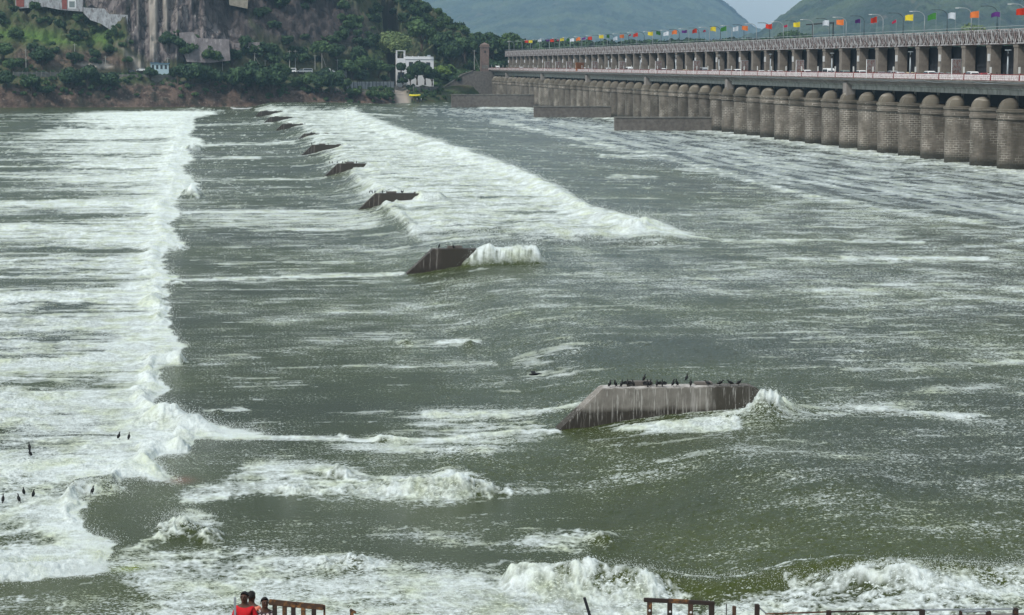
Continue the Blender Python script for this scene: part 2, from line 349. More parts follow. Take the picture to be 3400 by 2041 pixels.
# darker water inside the tailwater
for pts, v in [([(-210, 1440), (120, 1395), (320, 1415), (420, 1455), (260, 1500), (60, 1520), (-210, 1530)], .42), ([(-210, 1625), (200, 1612), (480, 1620), (380, 1660), (120, 1650), (-210, 1660)], .5),
               ([(-210, 1770), (60, 1770), (180, 1810), (60, 1830), (-210, 1830)], .3), ([(-210, 760), (120, 770), (220, 800), (60, 835), (-210, 830)], .42), ([(-210, 900), (60, 895), (50, 925), (-210, 930)], .35)]:
    foam = foam * (1 - mask(pts, 50) * v)
# the long diagonal jump
P_diag = [(900, 352), (1180, 362), (1250, 395), (1330, 428), (1490, 480), (1640, 532), (1700, 552), (1780, 590), (1880, 640), (1960, 690), (2060, 716), (2130, 738), (2200, 752), (2270, 778), (2350, 795), (2200, 803), (2000, 802), (1850, 800), (1620, 790),
          (1480, 770), (1380, 790), (1330, 740), (1270, 690), (1290, 650), (1180, 615), (1150, 570), (1080, 548), (1100, 510), (1030, 478), (1040, 440), (960, 420), (900, 385), (850, 362)]
sd_d = poly_sd(P_diag)
put(np.clip(.5 + sd_d / 22, 0, 1), np.clip(.74 + .4 * np.exp(-np.maximum(line_d([(1180, 362), (1330, 428), (1640, 532), (1880, 640), (2060, 716), (2350, 795)], 1.6) - 5, 0) / 70), 0, 1.05))
put(mask([(1080, 560), (1230, 600), (1320, 690), (1400, 790), (1700, 800), (2000, 800), (2330, 800), (1900, 760), (1300, 560)], 60), .66)
put(mask([(600, 705), (1180, 702), (1290, 700), (1240, 760), (1050, 785), (800, 775), (600, 765)], 30), .52)
put(mask([(960, 412), (1030, 455), (1080, 530), (1150, 600), (1260, 700), (1440, 700), (1200, 500), (1050, 400)], 60), .5)
for pts, wd, v in [([(580, 941), (900, 930), (1335, 908)], 7, 1.0), ([(600, 712), (900, 705), (1180, 697)], 5, .9), ([(660, 604), (900, 598), (1070, 592)], 4, .75), ([(670, 528), (860, 526)], 3, .7), ([(665, 486), (850, 480), (975, 471)], 4, .85), ([(650, 416), (900, 408)], 3, .6),
                   ([(740, 886), (1180, 872)], 4, .5), ([(620, 1465), (900, 1466), (1300, 1468), (1835, 1438)], 11, .95), ([(1130, 1470), (1400, 1500), (1640, 1500)], 26, .7), ([(1400, 1380), (1700, 1385), (1920, 1350)], 18, .78), ([(2060, 1432), (2300, 1408), (2500, 1372), (2610, 1352)], 16, 1.0), ([(2080, 1436), (2300, 1428), (2450, 1412)], 10, .9),
                   ([(1330, 1138), (1570, 1136)], 11, .72), ([(1150, 1225), (1650, 1205)], 9, .6), ([(690, 1378), (800, 1374)], 8, .8), ([(1140, 1452), (1175, 1460)], 9, 1.0), ([(2850, 1362), (3000, 1372), (3230, 1380)], 12, .8), ([(2500, 1378), (3000, 1360)], 30, .45), ([(2800, 858), (3280, 858)], 6, .95), ([(2400, 800), (3060, 802)], 7, .6), ([(2560, 862), (2900, 862)], 5, .6),
                   ([(3150, 830), (3400, 800)], 8, .5), ([(1640, 400), (1900, 455), (2240, 530), (2650, 640), (3000, 705), (3420, 760)], 13, .66), ([(2000, 515), (2240, 524)], 7, .75), ([(2030, 585), (2170, 590)], 9, .65), ([(1900, 480), (2240, 530)], 5, .6), ([(2250, 560), (2550, 600)], 8, .55),
                   ([(1240, 378), (1330, 388)], 5, .6), ([(1700, 385), (2040, 430)], 6, .45)]:
    d = line_d(pts, 1.8); put(np.exp(-(d / max(wd * 1.6, 8.5)) ** 2), min(v * 1.12, 1.05))
for pts, v, fe in [([(840, 1552), (1130, 1552), (1250, 1582), (1480, 1570), (1600, 1592), (1650, 1628), (1820, 1632), (1700, 1655), (1400, 1685), (1200, 1672), (900, 1668), (600, 1690), (560, 1645), (760, 1600)], .82, 34),
                   ([(1300, 1765), (1650, 1800), (1750, 1770), (1990, 1752), (2045, 1790), (1900, 1835), (1500, 1830), (1250, 1800)], .60, 44), ([(1380, 1378), (1560, 1368), (1780, 1375), (1830, 1440), (1640, 1525), (1400, 1530), (1150, 1490)], .52, 50),
                   ([(420, 1850), (600, 1715), (650, 1700), (720, 1760), (600, 1800), (450, 1860)], .72, 40), ([(300, 1895), (560, 1850), (840, 1842), (1000, 1865), (1150, 1862), (1350, 1880), (1560, 1890), (1760, 1900), (1900, 1925), (2000, 1965), (2120, 1955), (2200, 1975), (2330, 2060), (2300, 2250), (300, 2250), (500, 1990)], .74, 40),
                   ([(1250, 1885), (1500, 1895), (1800, 1905), (2040, 1975), (2120, 1950), (2230, 1985), (2300, 2100), (1400, 2100)], .86, 70), ([(-210, 1980), (300, 1990), (520, 1990), (500, 2250), (-210, 2250)], .42, 50),
                   ([(2310, 2020), (2560, 1972), (2680, 1938), (2820, 1926), (3020, 1928), (3120, 1945), (3420, 1930), (3620, 1930), (3620, 2250), (2310, 2250)], .64, 26), ([(2600, 1950), (2700, 1930), (3040, 1922), (3100, 1945), (3620, 1955), (3620, 1985), (3000, 1985)], .82, 30),
                   ([(1860, 1905), (2150, 1930), (2400, 1935), (2620, 1890), (2780, 1878), (3100, 1892), (3400, 1905), (3400, 1912), (3100, 1902), (2780, 1888), (2640, 1905), (2400, 1952), (2100, 1950)], .72, 14),
                   ([(1700, 1180), (1900, 1120), (1950, 1180), (1900, 1260), (1750, 1270)], .40, 60), ([(2400, 560), (3500, 720), (3500, 1350), (2700, 1320), (2300, 900)], .15, 300), ([(700, 560), (1100, 560), (1600, 1000), (1500, 1350), (640, 1320), (620, 700)], .10, 100)]:
    put(mask(pts, fe), v)
# white water under the piers and the smooth chute below the gates
base_line = [(1600, 352), (1680, 352), (1780, 366), (2020, 390), (2360, 434), (2529, 453), (2790, 495), (3058, 529), (3305, 562), (3397, 576), (3700, 615)]
d = line_d(base_line, 1.5); put(np.exp(-(d / (18 + 22 * sstep(1700, 3400, _gx))) ** 2), .85)
chute = mask([(1560, 350), (2360, 432), (3397, 574), (3900, 640), (3900, 850), (3400, 750), (2650, 630), (2000, 480), (1640, 398), (1400, 365)], 60)
put(chute, .40)
foam = foam.astype(np.float32)
calm = mask([(-210, 350), (620, 350), (480, 366), (250, 376), (-210, 382)], 10) + mask([(-210, 380), (250, 376), (200, 410), (100, 450), (-210, 470)], 30) * .7

def water_level(X, Y):
    s = sstep(15, 25, X)
    return -.25 * sstep(-12, -1, X) * (1 - sstep(2, 16, X)) + 1.02 * s + .8 * sstep(240, 330, Y) * sstep(18.5, 27, X) * (1 - sstep(45, 85, X))
NR, NCOL = 1040, 1500
ry = np.linspace(2330., 0., NR)[:, None]                      # rows evenly spread in 1/distance
inv = np.linspace(1 / 57., 1 / 1180., NR)[:, None]
dist = 1 / inv
uu = np.concatenate([np.linspace(-.60, -.140, 60)[:-1], np.linspace(-.140, .415, NCOL - 130), np.linspace(.415, 1.3, 72)[1:]])[None, :]
X = (dist * uu); Y = np.broadcast_to(dist, X.shape).copy()
zb = water_level(X, Y)
u, v = proj(X, Y, zb)
# chart lookups wobble with the water so that shores and jumps are ragged
wob = fbm(X / 5, Y / 9, 3, 3); wob2 = fbm(X / 1.3, Y / 2.6, 3, 9)
pxm = F / np.maximum(Y, 60)                                    # chart units per metre
du = (wob * 1.3 + wob2 * .6) * pxm * .8; dv = (wob2 * .25 + fbm(X / 9, Y / 12, 2, 5) * .35) * pxm * .35
D = sample(foam, u + du, v + np.clip(dv, -14, 14))
SDW = sample(sd_w, u + du * 1.0, v + dv * .4); CALM = np.clip(sample(calm, u, v), 0, 1); CHT = sample(chute, u, v)
SDD = sample(sd_d, u + du, v + dv * .4)
cell = np.maximum(.08 * (Y / 77) ** 2, .02)                    # row spacing in metres
def band(lam): return np.clip(lam / (cell * 1.0) , 0, 1)
# streaks in the tailwater, drawn out by the current
st = fbm(X / 70 + 3, Y / (5 + Y * .018), 4, 21); st2 = fbm(X / 14, Y / (1.4 + Y * .004), 4, 25)
tail = sstep(5, 90, SDW) * (SDW > 0)
D = D + tail * (st * 1.7 + st2 * .5 - .08) * (.3 + .7 * sstep(1500, 500, v)) * (1 - .6 * np.exp(-SDW / 90)) 
st3 = fbm(X / 2.2, Y / 26, 4, 31) + .5 * fbm(X / 7, Y / 70, 3, 36)
D = D + CHT * st3 * .35
big = fbm(X / 26, Y / 40, 3, 41)
mid_ = fbm(X / 4.5, Y / 7.5, 3, 45)
q_ch = .15
# pattern noise: lacy foam; every octave doubles its wavelength with each doubling of distance
def lod(lx, ly, ref, seed, wx=0, wy=0):
    out = np.zeros_like(X); l2 = np.clip(np.log2(np.maximum(Y / ref, 1)), 0, 6)
    for l in range(7):
        wg = np.clip(1 - np.abs(l2 - l), 0, 1); rows = np.where(wg[:, 0] > 0)[0]
        if len(rows) == 0: continue
        sl = slice(rows[0], rows[-1] + 1); k = 2. ** l
        wxx = wx[sl] if hasattr(wx, 'shape') else wx; wyy = wy[sl] if hasattr(wy, 'shape') else wy
        out[sl] += wg[sl] / np.sqrt(wg[sl] ** 2 + (1 - wg[sl]) ** 2) * perlin(X[sl] / (lx * k) + wxx, Y[sl] / (ly * k) + wyy, seed + l * 7)
    return out
lace = np.zeros_like(X)
wA = fbm(X / 2.4, Y / 4, 3, 47) * 1.3
for k, (lx, ly, ref, a) in enumerate([(2.6, 3.6, 320, .8), (1.15, 1.7, 170, .95), (.55, 1.0, 110, .95), (.27, .5, 95, .8), (.13, .26, 90, .5)]):
    n = lod(lx, ly, ref, 50 + k, wA * .5, wob * .4)
    lace += a * (1 - 2.4 * np.abs(n)) if k < 4 else a * n * 1.3
lace = (lace - 1.5) / 1.2
strk = np.zeros_like(X)          # strands drawn out along the current
for k, (lx, ly, ref, a) in enumerate([(16, 3.2, 320, .9), (7, 1.5, 170, .9), (3.2, .8, 110, .8), (1.5, .42, 95, .7), (.7, .22, 90, .5)]):
    strk += a * lod(lx, ly, ref, 150 + k, wA * .3, wob * .5 + wA * .4)
strk = strk * 1.15
near_ = sstep(1380, 1700, v)
pat = lace * (.25 + .55 * near_) + strk * (.95 - .45 * near_)
ff = sstep(-.75, .95, (D - .56) * 2.6 + pat * (1.0 - .66 * sstep(.62, 1.05, D)) + mid_ * .25)
ff = np.maximum(ff, CHT * sstep(-.9, 1.3, st3 * 1.9 + strk * .12 + 1.1 * (D - .42) + q_ch) * .72)
# glints on open water, painted as white flecks into the foam value
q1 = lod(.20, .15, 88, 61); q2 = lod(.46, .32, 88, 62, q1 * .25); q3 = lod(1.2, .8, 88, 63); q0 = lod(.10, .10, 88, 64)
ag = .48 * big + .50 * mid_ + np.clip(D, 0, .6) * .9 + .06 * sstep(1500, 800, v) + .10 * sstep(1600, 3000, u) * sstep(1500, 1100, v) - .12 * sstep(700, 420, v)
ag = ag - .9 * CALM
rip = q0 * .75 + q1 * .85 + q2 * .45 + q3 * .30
far_glint = (sstep(.34, 1.2, rip + ag * .85 + strk * .16 - .06) * .7 + .04 * sstep(-.2, .8, rip)) * sstep(90, 400, Y)
ff = np.maximum(ff, far_glint * (1 - CALM) * (1 - .8 * CHT))
ff = ff * (1 - .85 * CALM)
ff = ff * (1 - np.clip(.15 - .16 * q2 + .20 * strk - .14 * lace - .10 * q0, 0, .5) * sstep(.35, .8, ff) * (1 - .6 * np.exp(-(np.maximum(SDW, 0) / 60) ** 2) * (SDW > 0)))
# relief
Z = zb.copy()
A = .5 + .75 * np.clip(D, 0, 1) - .35 * CALM
for lam, a, sd in [(9, .16, 71), (4.2, .10, 72), (2.0, .07, 73), (.95, .045, 74), (.45, .050, 75), (.22, .030, 76)]:
    n = perlin(X / lam + sd, Y / (lam * 1.25), sd)
    ridg = .5 - np.abs(n) * 1.6
    Z += band(lam) * a * A * (n * .8 + ridg * (.35 + .2 * np.clip(D, 0, 1)))
Z += (ff - .2) * .03 + rip * .02 * np.clip(Y / 110, 1, 4)
# rough heaving foam
Z += np.clip(D - .5, 0, .5) * (fbm(X / 1.6, Y / 1.7, 5, 81, .55) * .42 + .12 + .04 * lace) * (.3 + .38 * near_)
# roller at the foot of the weir
edge = np.exp(-((SDW - 30) / 34) ** 2) * (u < 900)
Z += edge * (.36 + .34 * wob + .16 * wob2) * sstep(1.0, 60, SDW + 22)
Z += -.22 * np.exp(-((SDW + 26) / 24) ** 2) * (u < 700) * (v > 400)
ed2 = np.exp(-((SDD - 16) / 20) ** 2) * (u > 1150) * (v < 810); Z += ed2 * (.55 + .5 * wob)
# named humps: spray heads and standing waves
for hx, hy, rx, ryy, h in [(2545, 1372, 42, 16, 1.15), (2590, 1368, 50, 12, .6), (2500, 1378, 60, 10, .5), (2420, 1398, 60, 8, .3), (2300, 1416, 90, 8, .2), (2125, 770, 50, 9, 1.1), (2080, 774, 40, 6, .5), (590, 1775, 70, 26, .75), (520, 1800, 60, 20, .35), (700, 1800, 60, 22, .6), (370, 1800, 110, 50, -.75), (330, 1760, 80, 60, -.3), (560, 1410, 90, 16, .6), (650, 1432, 60, 10, .4),
                           (1520, 1632, 150, 18, .55), (1300, 1640, 160, 18, .3), (1130, 1590, 60, 14, .45), (1000, 1640, 150, 20, .3), (2000, 1800, 50, 22, .5), (1350, 1145, 25, 6, .35), (1560, 1148, 20, 6, .4), (730, 1385, 40, 7, .35), (1150, 1462, 22, 8, .3), (1270, 1470, 90, 8, .2), (1960, 1960, 180, 24, .6), (2140, 1985, 70, 18, .55), (1150, 1890, 110, 22, .5),
                           (640, 655, 40, 12, 1.6), (640, 500, 35, 7, 1.5), (620, 715, 30, 8, .6), (600, 830, 30, 8, .6), (590, 950, 30, 8, .6), (600, 1210, 30, 12, .7), (600, 1510, 30, 10, .6), (380, 1925, 50, 10, .25), (610, 1625, 60, 9, .2), (3000, 1945, 120, 16, .45), (2830, 1950, 120, 14, .35), (450, 1900, 40, 10, .2)]:
    g = np.exp(-(((u - hx + wob2 * rx * .5) / rx) ** 2 + ((v - hy) / ryy) ** 2) ** .8); Z += g * h * (1 + .35 * wob + .45 * wob2 + .12 * lace); 
    if h > .5: ff = np.maximum(ff, sstep(.35, 1.0, g + .30 * lace + .2 * wob2) if hx < 2400 and hx != 2125 else sstep(.15, .6, g + .15 * lace + .2 * wob2))
# the swell that runs along the near edge
dsw = sample(line_d([(1700, 1935), (2100, 1955), (2400, 1962), (2640, 1915), (2800, 1902), (3100, 1915), (3700, 1930)], 1.0).astype(np.float32), u, v)
Z += .55 * np.exp(-(dsw / 26) ** 2) * (1 + .4 * wob)
dsw2 = sample(line_d([(1500, 1560), (1900, 1500), (2400, 1520), (2900, 1600)], 1.0).astype(np.float32), u, v); Z += .28 * np.exp(-(dsw2 / 60) ** 2)
# water heaping over the second weir wall
s2 = np.exp(-((Y - (WY + WS)) / 1.9) ** 4) * sstep(21.4, 23.3, X + .5 * wob2) * sstep(29.6, 28.2, X); Z = np.where(s2 > .01, Z * (1 - s2) + s2 * (2.38 + .18 * np.exp(-((X - 28) / 1.2) ** 2) + .35 * np.exp(-((X - 24.2) / .4) ** 2) + .16 * wob2 + .08 * lace - .9 * sstep(28, 29.6, X)), Z)
ff = np.maximum(ff, sstep(.04, .2, s2) * .30 + sstep(.1, .6, s2) * .65 * sstep(-.5, .6, 1.2 * perlin(X / .45, Z * 3.2, 3) + .9 * perlin(X / .2, Z * 7, 4) + .9 * sstep(1.9, 2.4, Z) - .1))
# keep the water under the tops of the other walls
for k in range(9):
    if k == 1: continue
    if k > 1:
        gk = np.exp(-((Y - (WY + WS * k)) / (2.2 + cell * 1.2)) ** 2) * sstep(22.6 + (k % 3) * .8, 25.6, X + wob2) * sstep(31, 28.2, X); Z = np.maximum(Z, gk * ((2.5 if k < 5 else 2.15) + .3 * wob2)); ff = np.maximum(ff, gk * (.75 + .2 * strk))
    inw = (np.abs(Y - (WY + WS * k)) < 1.6 + cell) & (X > 16.5) & (X < (28.5 if k == 0 else 22.8))
    Z = np.where(inw, np.minimum(Z, zb + .15), Z)
Z = np.where(X > XB - 1.5, np.minimum(Z, 1.3), Z)
tone = sstep(-.5, .5, fbm(X / 30, Y / 22, 3, 91) + .3 * mid_) * .8
tone = np.clip(tone + .7 * np.exp(-(dsw / 34) ** 2) + .35 * sstep(1350, 1900, v), 0, 1)
tone = tone * (1 - CHT) 
rust_ = 1.0 * np.exp(-((u - 600) / 42) ** 2 - ((v - 1612) / 11) ** 2)
moss_ = np.exp(-((u - 425) / 60) ** 2 - ((v - 1908) / 11) ** 2)
ff = ff * (1 - .92 * np.clip(np.maximum(rust_, moss_) * 1.5, 0, 1))
idx = np.arange(NR * X.shape[1]).reshape(NR, -1)
Fq = np.stack([idx[:-1, :-1], idx[:-1, 1:], idx[1:, 1:], idx[1:, :-1]], -1).reshape(-1, 4)
me = np_mesh('river', np.stack([X, Y, Z], -1).reshape(-1, 3), Fq)
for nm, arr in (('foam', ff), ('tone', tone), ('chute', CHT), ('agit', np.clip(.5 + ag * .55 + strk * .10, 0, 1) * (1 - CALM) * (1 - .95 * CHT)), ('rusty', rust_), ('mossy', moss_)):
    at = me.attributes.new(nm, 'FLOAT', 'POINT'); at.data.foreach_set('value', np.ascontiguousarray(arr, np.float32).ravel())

def water_mat():
    m = bpy.data.materials.new('river_water'); m.use_nodes = True; n = m.node_tree; L = n.links; b = n.nodes['Principled BSDF']
    def attr(k): a = n.nodes.new('ShaderNodeAttribute'); a.attribute_name = k; return a.outputs['Fac']
    g = n.nodes.new('ShaderNodeNewGeometry')
    tc = g.outputs['Position']
    def noise(sc, st, d=4, r=.6):
        mp = n.nodes.new('ShaderNodeMapping'); mp.inputs['Scale'].default_value = st; L.new(tc, mp.inputs['Vector'])
        x = n.nodes.new('ShaderNodeTexNoise'); x.inputs['Scale'].default_value = sc; x.inputs['Detail'].default_value = d; x.inputs['Roughness'].default_value = r
        L.new(mp.outputs[0], x.inputs['Vector']); return x.outputs['Fac']
    def mixc(f, a, bb):
        x = n.nodes.new('ShaderNodeMix'); x.data_type = 'RGBA'; L.new(f, x.inputs[0])
        for i, c in ((6, a), (7, bb)):
            if isinstance(c, tuple): x.inputs[i].default_value = (*c, 1)
            else: L.new(c, x.inputs[i])
        return x.outputs[2]
    def rng_(f, a, bb, c=0., d=1.):
        x = n.nodes.new('ShaderNodeMapRange'); x.inputs[1].default_value = a; x.inputs[2].default_value = bb; x.inputs[3].default_value = c; x.inputs[4].default_value = d; L.new(f, x.inputs[0]); return x.outputs[0]
    deep = mixc(attr('tone'), (.033, .046, .022), (.054, .072, .014))
    deep = mixc(attr('chute'), deep, (.07, .09, .09)); deep = mixc(attr('rusty'), deep, (.17, .075, .035)); deep = mixc(attr('mossy'), deep, (.20, .26, .03))
    fcol = mixc(rng_(noise(.5, (1, .6, 1)), .45, .7), (.80, .875, .865), (.68, .75, .57))
    # painted glints: silver dashes of several sizes, put into the water colour
    def glint(sc, st, thr, w):
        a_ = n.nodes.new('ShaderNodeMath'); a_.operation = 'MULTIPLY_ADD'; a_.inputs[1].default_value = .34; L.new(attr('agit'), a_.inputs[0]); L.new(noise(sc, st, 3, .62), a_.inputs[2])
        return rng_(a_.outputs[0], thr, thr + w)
    def mx_(a, b_, op='MAXIMUM'):
        x = n.nodes.new('ShaderNodeMath'); x.operation = op; L.new(a, x.inputs[0])
        if isinstance(b_, float): x.inputs[1].default_value = b_
        else: L.new(b_, x.inputs[1])
        return x.outputs[0]
    glints = mx_(mx_(glint(5.5, (.8, 1, 1), .795, .10), glint(2.3, (.8, 1, 1), .835, .12)), mx_(glint(10, (.8, 1, 1), .775, .12), glint(1.0, (1, .8, 1), .87, .14)))
    deep = mixc(rng_(noise(2.6, (.7, 1, 1), 5, .7), .42, .70, 0, .36), deep, (.100, .112, .075))  # ripple sheen painted into the deep colour as a lighter tone
    # fine breakup of the foam edge
    fine = noise(3.2, (1, .55, 1), 5, .7)
    ad = n.nodes.new('ShaderNodeMath'); ad.operation = 'MULTIPLY_ADD'; ad.inputs[1].default_value = .7; L.new(fine, ad.inputs[0]); 
    sb = n.nodes.new('ShaderNodeMath'); sb.operation = 'SUBTRACT'; sb.inputs[1].default_value = .35; L.new(attr('foam'), sb.inputs[0]); L.new(sb.outputs[0], ad.inputs[2])
    f = rng_(ad.outputs[0], .08, 1.0)
    f = mx_(f, mx_(glints, .92, 'MULTIPLY'))
    lac = rng_(noise(2.2, (.6, 1, 1), 7, .78), .36, .60, .0, .26)
    fcol = mixc(lac, fcol, (.36, .43, .36))
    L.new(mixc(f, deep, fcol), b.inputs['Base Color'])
    L.new(rng_(f, 0, 1, .16, .95), b.inputs['Roughness']); b.inputs['IOR'].default_value = 1.15
    L.new(rng_(f, 0, 1, .5, .1), b.inputs['Specular IOR Level'])
    bu = n.nodes.new('ShaderNodeBump'); bu.inputs['Strength'].default_value = 1.0; bu.inputs['Distance'].default_value = .20
    L.new(noise(3.0, (1, .7, 1), 6, .75), bu.inputs['Height']); L.new(bu.outputs[0], b.inputs['Normal'])
    return m
m_water = water_mat()
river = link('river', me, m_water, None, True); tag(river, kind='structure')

# droplets thrown up along the jumps
DR = []
wgt = (np.exp(-((SDW - 14) / 22) ** 2) * (u < 900) * (u > -60) * sstep(380, 560, v) * 1.0 + np.exp(-((SDD - 4) / 14) ** 2) * (u > 1300) * .5 + np.exp(-((u - 2560) / 70) ** 2 - ((v - 1372) / 22) ** 2) * 2 + s2 * 1.6
       + np.exp(-((u - 2130) / 70) ** 2 - ((v - 768) / 14) ** 2) * 1.5 + (ff > .6) * (v > 1250) * .05 + np.exp(-((u - 600) / 80) ** 2 - ((v - 1755) / 30) ** 2) + np.exp(-((v - 1945 + (u - 2600) * .03) / 16) ** 2) * (u > 1850) * .5)
wgt = wgt * (v > 360) * (u > -100) * (u < 3500) * (X < XB - 2)
pw = (wgt / wgt.sum()).ravel(); ch = rng.choice(pw.size, 60000, p=pw)
px_, py_, pz_ = X.ravel()[ch], Y.ravel()[ch], Z.ravel()[ch]
sc_ = np.clip(py_ / 110, .8, 3.2); hh = rng.exponential(.13, len(ch)) * np.clip(wgt.ravel()[ch] + .3, .3, 1.6) * np.clip(sc_, 1, 2)
px_ = px_ + rng.normal(0, .12, len(ch)) * sc_; pz_ = pz_ + hh; rr = rng.uniform(.005, .017, len(ch)) * sc_
oc = np.array([(1, 0, 0), (-1, 0, 0), (0, 1, 0), (0, -1, 0), (0, 0, 1), (0, 0, -1)], float); of = np.array([(0, 2, 4), (2, 1, 4), (1, 3, 4), (3, 0, 4), (2, 0, 5), (1, 2, 5), (3, 1, 5), (0, 3, 5)])
jit = rng.uniform(.6, 1.5, (len(ch), 6, 1))
Vd = np.stack([px_, py_, pz_], -1)[:, None, :] + oc[None] * rr[:, None, None] * jit
Fd = (of[None] + (np.arange(len(ch)) * 6)[:, None, None]).reshape(-1, 3)
m_spray = mat('white_spray', (.68, .73, .72), .9, .05)
sp_o = link('spray', np_mesh('spray', Vd.reshape(-1, 3), Fd), m_spray); tag(sp_o, 'white droplets thrown up along the foaming jumps of the river', 'spray', kind='stuff')
del Vd, Fd, wgt, pw

# bed of the valley out to the horizon, under the water
gm = MB(); gm.add([(-9000, -500, -3), (9000, -500, -3), (9000, 20000, -3), (-9000, 20000, -3)], [(0, 1, 2, 3)])
tag(gm.build('ground', mat('river_silt', (.07, .075, .05), .95, scale=.01)), kind='structure')

# ------------------------------------------------------------------ the barrage
N_HI, N_LO = 14, -38
piers = list(range(N_HI, N_LO - 1, -1))
def pier_shaft():
    """half-round nose and straight flanks, with metric UVs for the courses"""
    r = 2.0; prof = []
    for k in range(17):
        t = math.pi * k / 16; prof.append((r - r * math.sin(t), -r * math.cos(t)))
    prof = [(16., -r), (9., -r)] + prof + [(9., r), (16., r)]
    zs = [-2.5, 0, 2.5, 5, 7.5, 9.3]
    me = bpy.data.meshes.new('shaft'); V = []; Fc = []; s = [0]
    for a, b in zip(prof[:-1], prof[1:]): s.append(s[-1] + math.dist(a, b))
    n = len(prof)
    for z in zs: V += [(x, y, z) for x, y in prof]
    for j in range(len(zs) - 1):
        for i in range(n - 1): Fc.append((j * n + i, j * n + i + 1, (j + 1) * n + i + 1, (j + 1) * n + i))
    me.from_pydata(V, [], Fc); uvl = me.uv_layers.new(name='UVMap')
    for lp in me.loops: uvl.data[lp.index].uv = (s[lp.vertex_index % n] , V[lp.vertex_index][2])
    bm = bmesh.new(); bm.from_mesh(me); bmesh.ops.recalc_face_normals(bm, faces=bm.faces)
    if bm.faces[0].normal.y > 0 and bm.faces[0].calc_center_median().y < 0: bmesh.ops.reverse_faces(bm, faces=bm.faces)
    bm.to_mesh(me); bm.free(); return me
def ring_mesh(name, rows, dome=False):
    """(radius, z) rows swept round the nose and back along the flanks"""
    V = []; Fc = []; prof = None
    for r, z in rows:
        ring = [(2.0 - r * math.sin(math.pi * k / 16), -r * math.cos(math.pi * k / 16)) for k in range(17)]
        ring = [(16., -r)] + ring + [(16., r)]; V += [(x, y, z) for x, y in ring]; n = len(ring)
    for j in range(len(rows) - 1):
        for i in range(n - 1): Fc.append((j * n + i, j * n + i + 1, (j + 1) * n + i + 1, (j + 1) * n + i))
    Fc.append(tuple(range((len(rows) - 1) * n, len(rows) * n)))
    me = bpy.data.meshes.new(name); me.from_pydata(V, [], Fc)
    uvl = me.uv_layers.new(name='UVMap')
    for lp in me.loops: uvl.data[lp.index].uv = (V[lp.vertex_index][1], V[lp.vertex_index][2])
    bm = bmesh.new(); bm.from_mesh(me); bmesh.ops.recalc_face_normals(bm, faces=bm.faces); bm.to_mesh(me); bm.free(); return me
root = empty('bridge_pier', (XB, PY(piers[0]), 0))
link('shaft', pier_shaft(), m_stone, root)
link('cap_band', ring_mesh('cap_band', [(2.0, 9.3), (2.22, 9.45), (2.22, 10.0), (2.1, 10.1), (2.1, 10.55), (2.3, 10.7), (2.3, 11.15), (2.0, 11.25)]), m_stone, root)
# the domed head: half a dome over the nose, cut by a flat back wall
V = []; Fc = []; nn = 12
for j in range(7):
    ph = math.pi / 2 * j / 6; rr_ = 1.95 * math.cos(ph) + .02
    for k in range(nn + 1):
        t = math.pi * k / nn; V.append((2.0 - rr_ * math.sin(t), -rr_ * math.cos(t), 11.2 + 1.9 * math.sin(ph)))
for k in range(7):
    ph = math.pi / 2 * k / 6
for j in range(6):
    for k in range(nn): a = j * (nn + 1) + k; Fc.append((a, a + 1, a + nn + 2, a + nn + 1))
dm = bpy.data.meshes.new('dome'); o_ = len(V)
back = [(2.0 + .9, y_, z_) for (x_, y_, z_) in [V[j * (nn + 1)] for j in range(7)] + [V[j * (nn + 1) + nn] for j in range(6, -1, -1)]]
front = [j * (nn + 1) for j in range(7)] + [j * (nn + 1) + nn for j in range(6, -1, -1)]
V += back; nb = len(back)
for i in range(nb - 1): Fc.append((front[i], front[i + 1], o_ + i + 1, o_ + i))
Fc.append(tuple(range(o_, o_ + nb)))
V += [(.28, -.12, 11.25), (.28, .12, 11.25), (.28, .12, 11.6), (.28, -.12, 11.6)]
dm.from_pydata(V, [], Fc); uvl = dm.uv_layers.new(name='UVMap')
for lp in dm.loops: uvl.data[lp.index].uv = (V[lp.vertex_index][1] + 50, V[lp.vertex_index][2] * .2)
bm = bmesh.new(); bm.from_mesh(dm); bmesh.ops.recalc_face_normals(bm, faces=bm.faces); bm.to_mesh(dm); bm.free()
link('dome', dm, m_stone, root, True)
hole = MB(); hole.tube([(.10, 0, 11.62), (.55, 0, 11.62)], .14, 8); hole.build('drain_hole', m_gate, root)
tie = MB(); tie.box(3.0, -.15, 11.2, 3.4, .15, 13.6).build('girder_bearing', m_girder, root)
for i, n in enumerate(piers):
    o = root if i == 0 else copy_tree(root)
    o.location = (XB, PY(n), 0)
    tag(o, 'brown stone pier with domed head, %s of the row counted from the right edge' % ordw(i + 1) if i else 'brown stone pier with domed head cut off by the right edge of the photo', 'pier', 'stone piers of the barrage')
    if (n + 3) % 8 == 0:      # every eighth pier carries a square block up to the deck
        b = MB(); b.box(1.0, -1.5, 11.3, 2.95, 1.5, 15.0); b.build('square_block', m_stone.copy() if False else m_slab, o, bevel=.05)

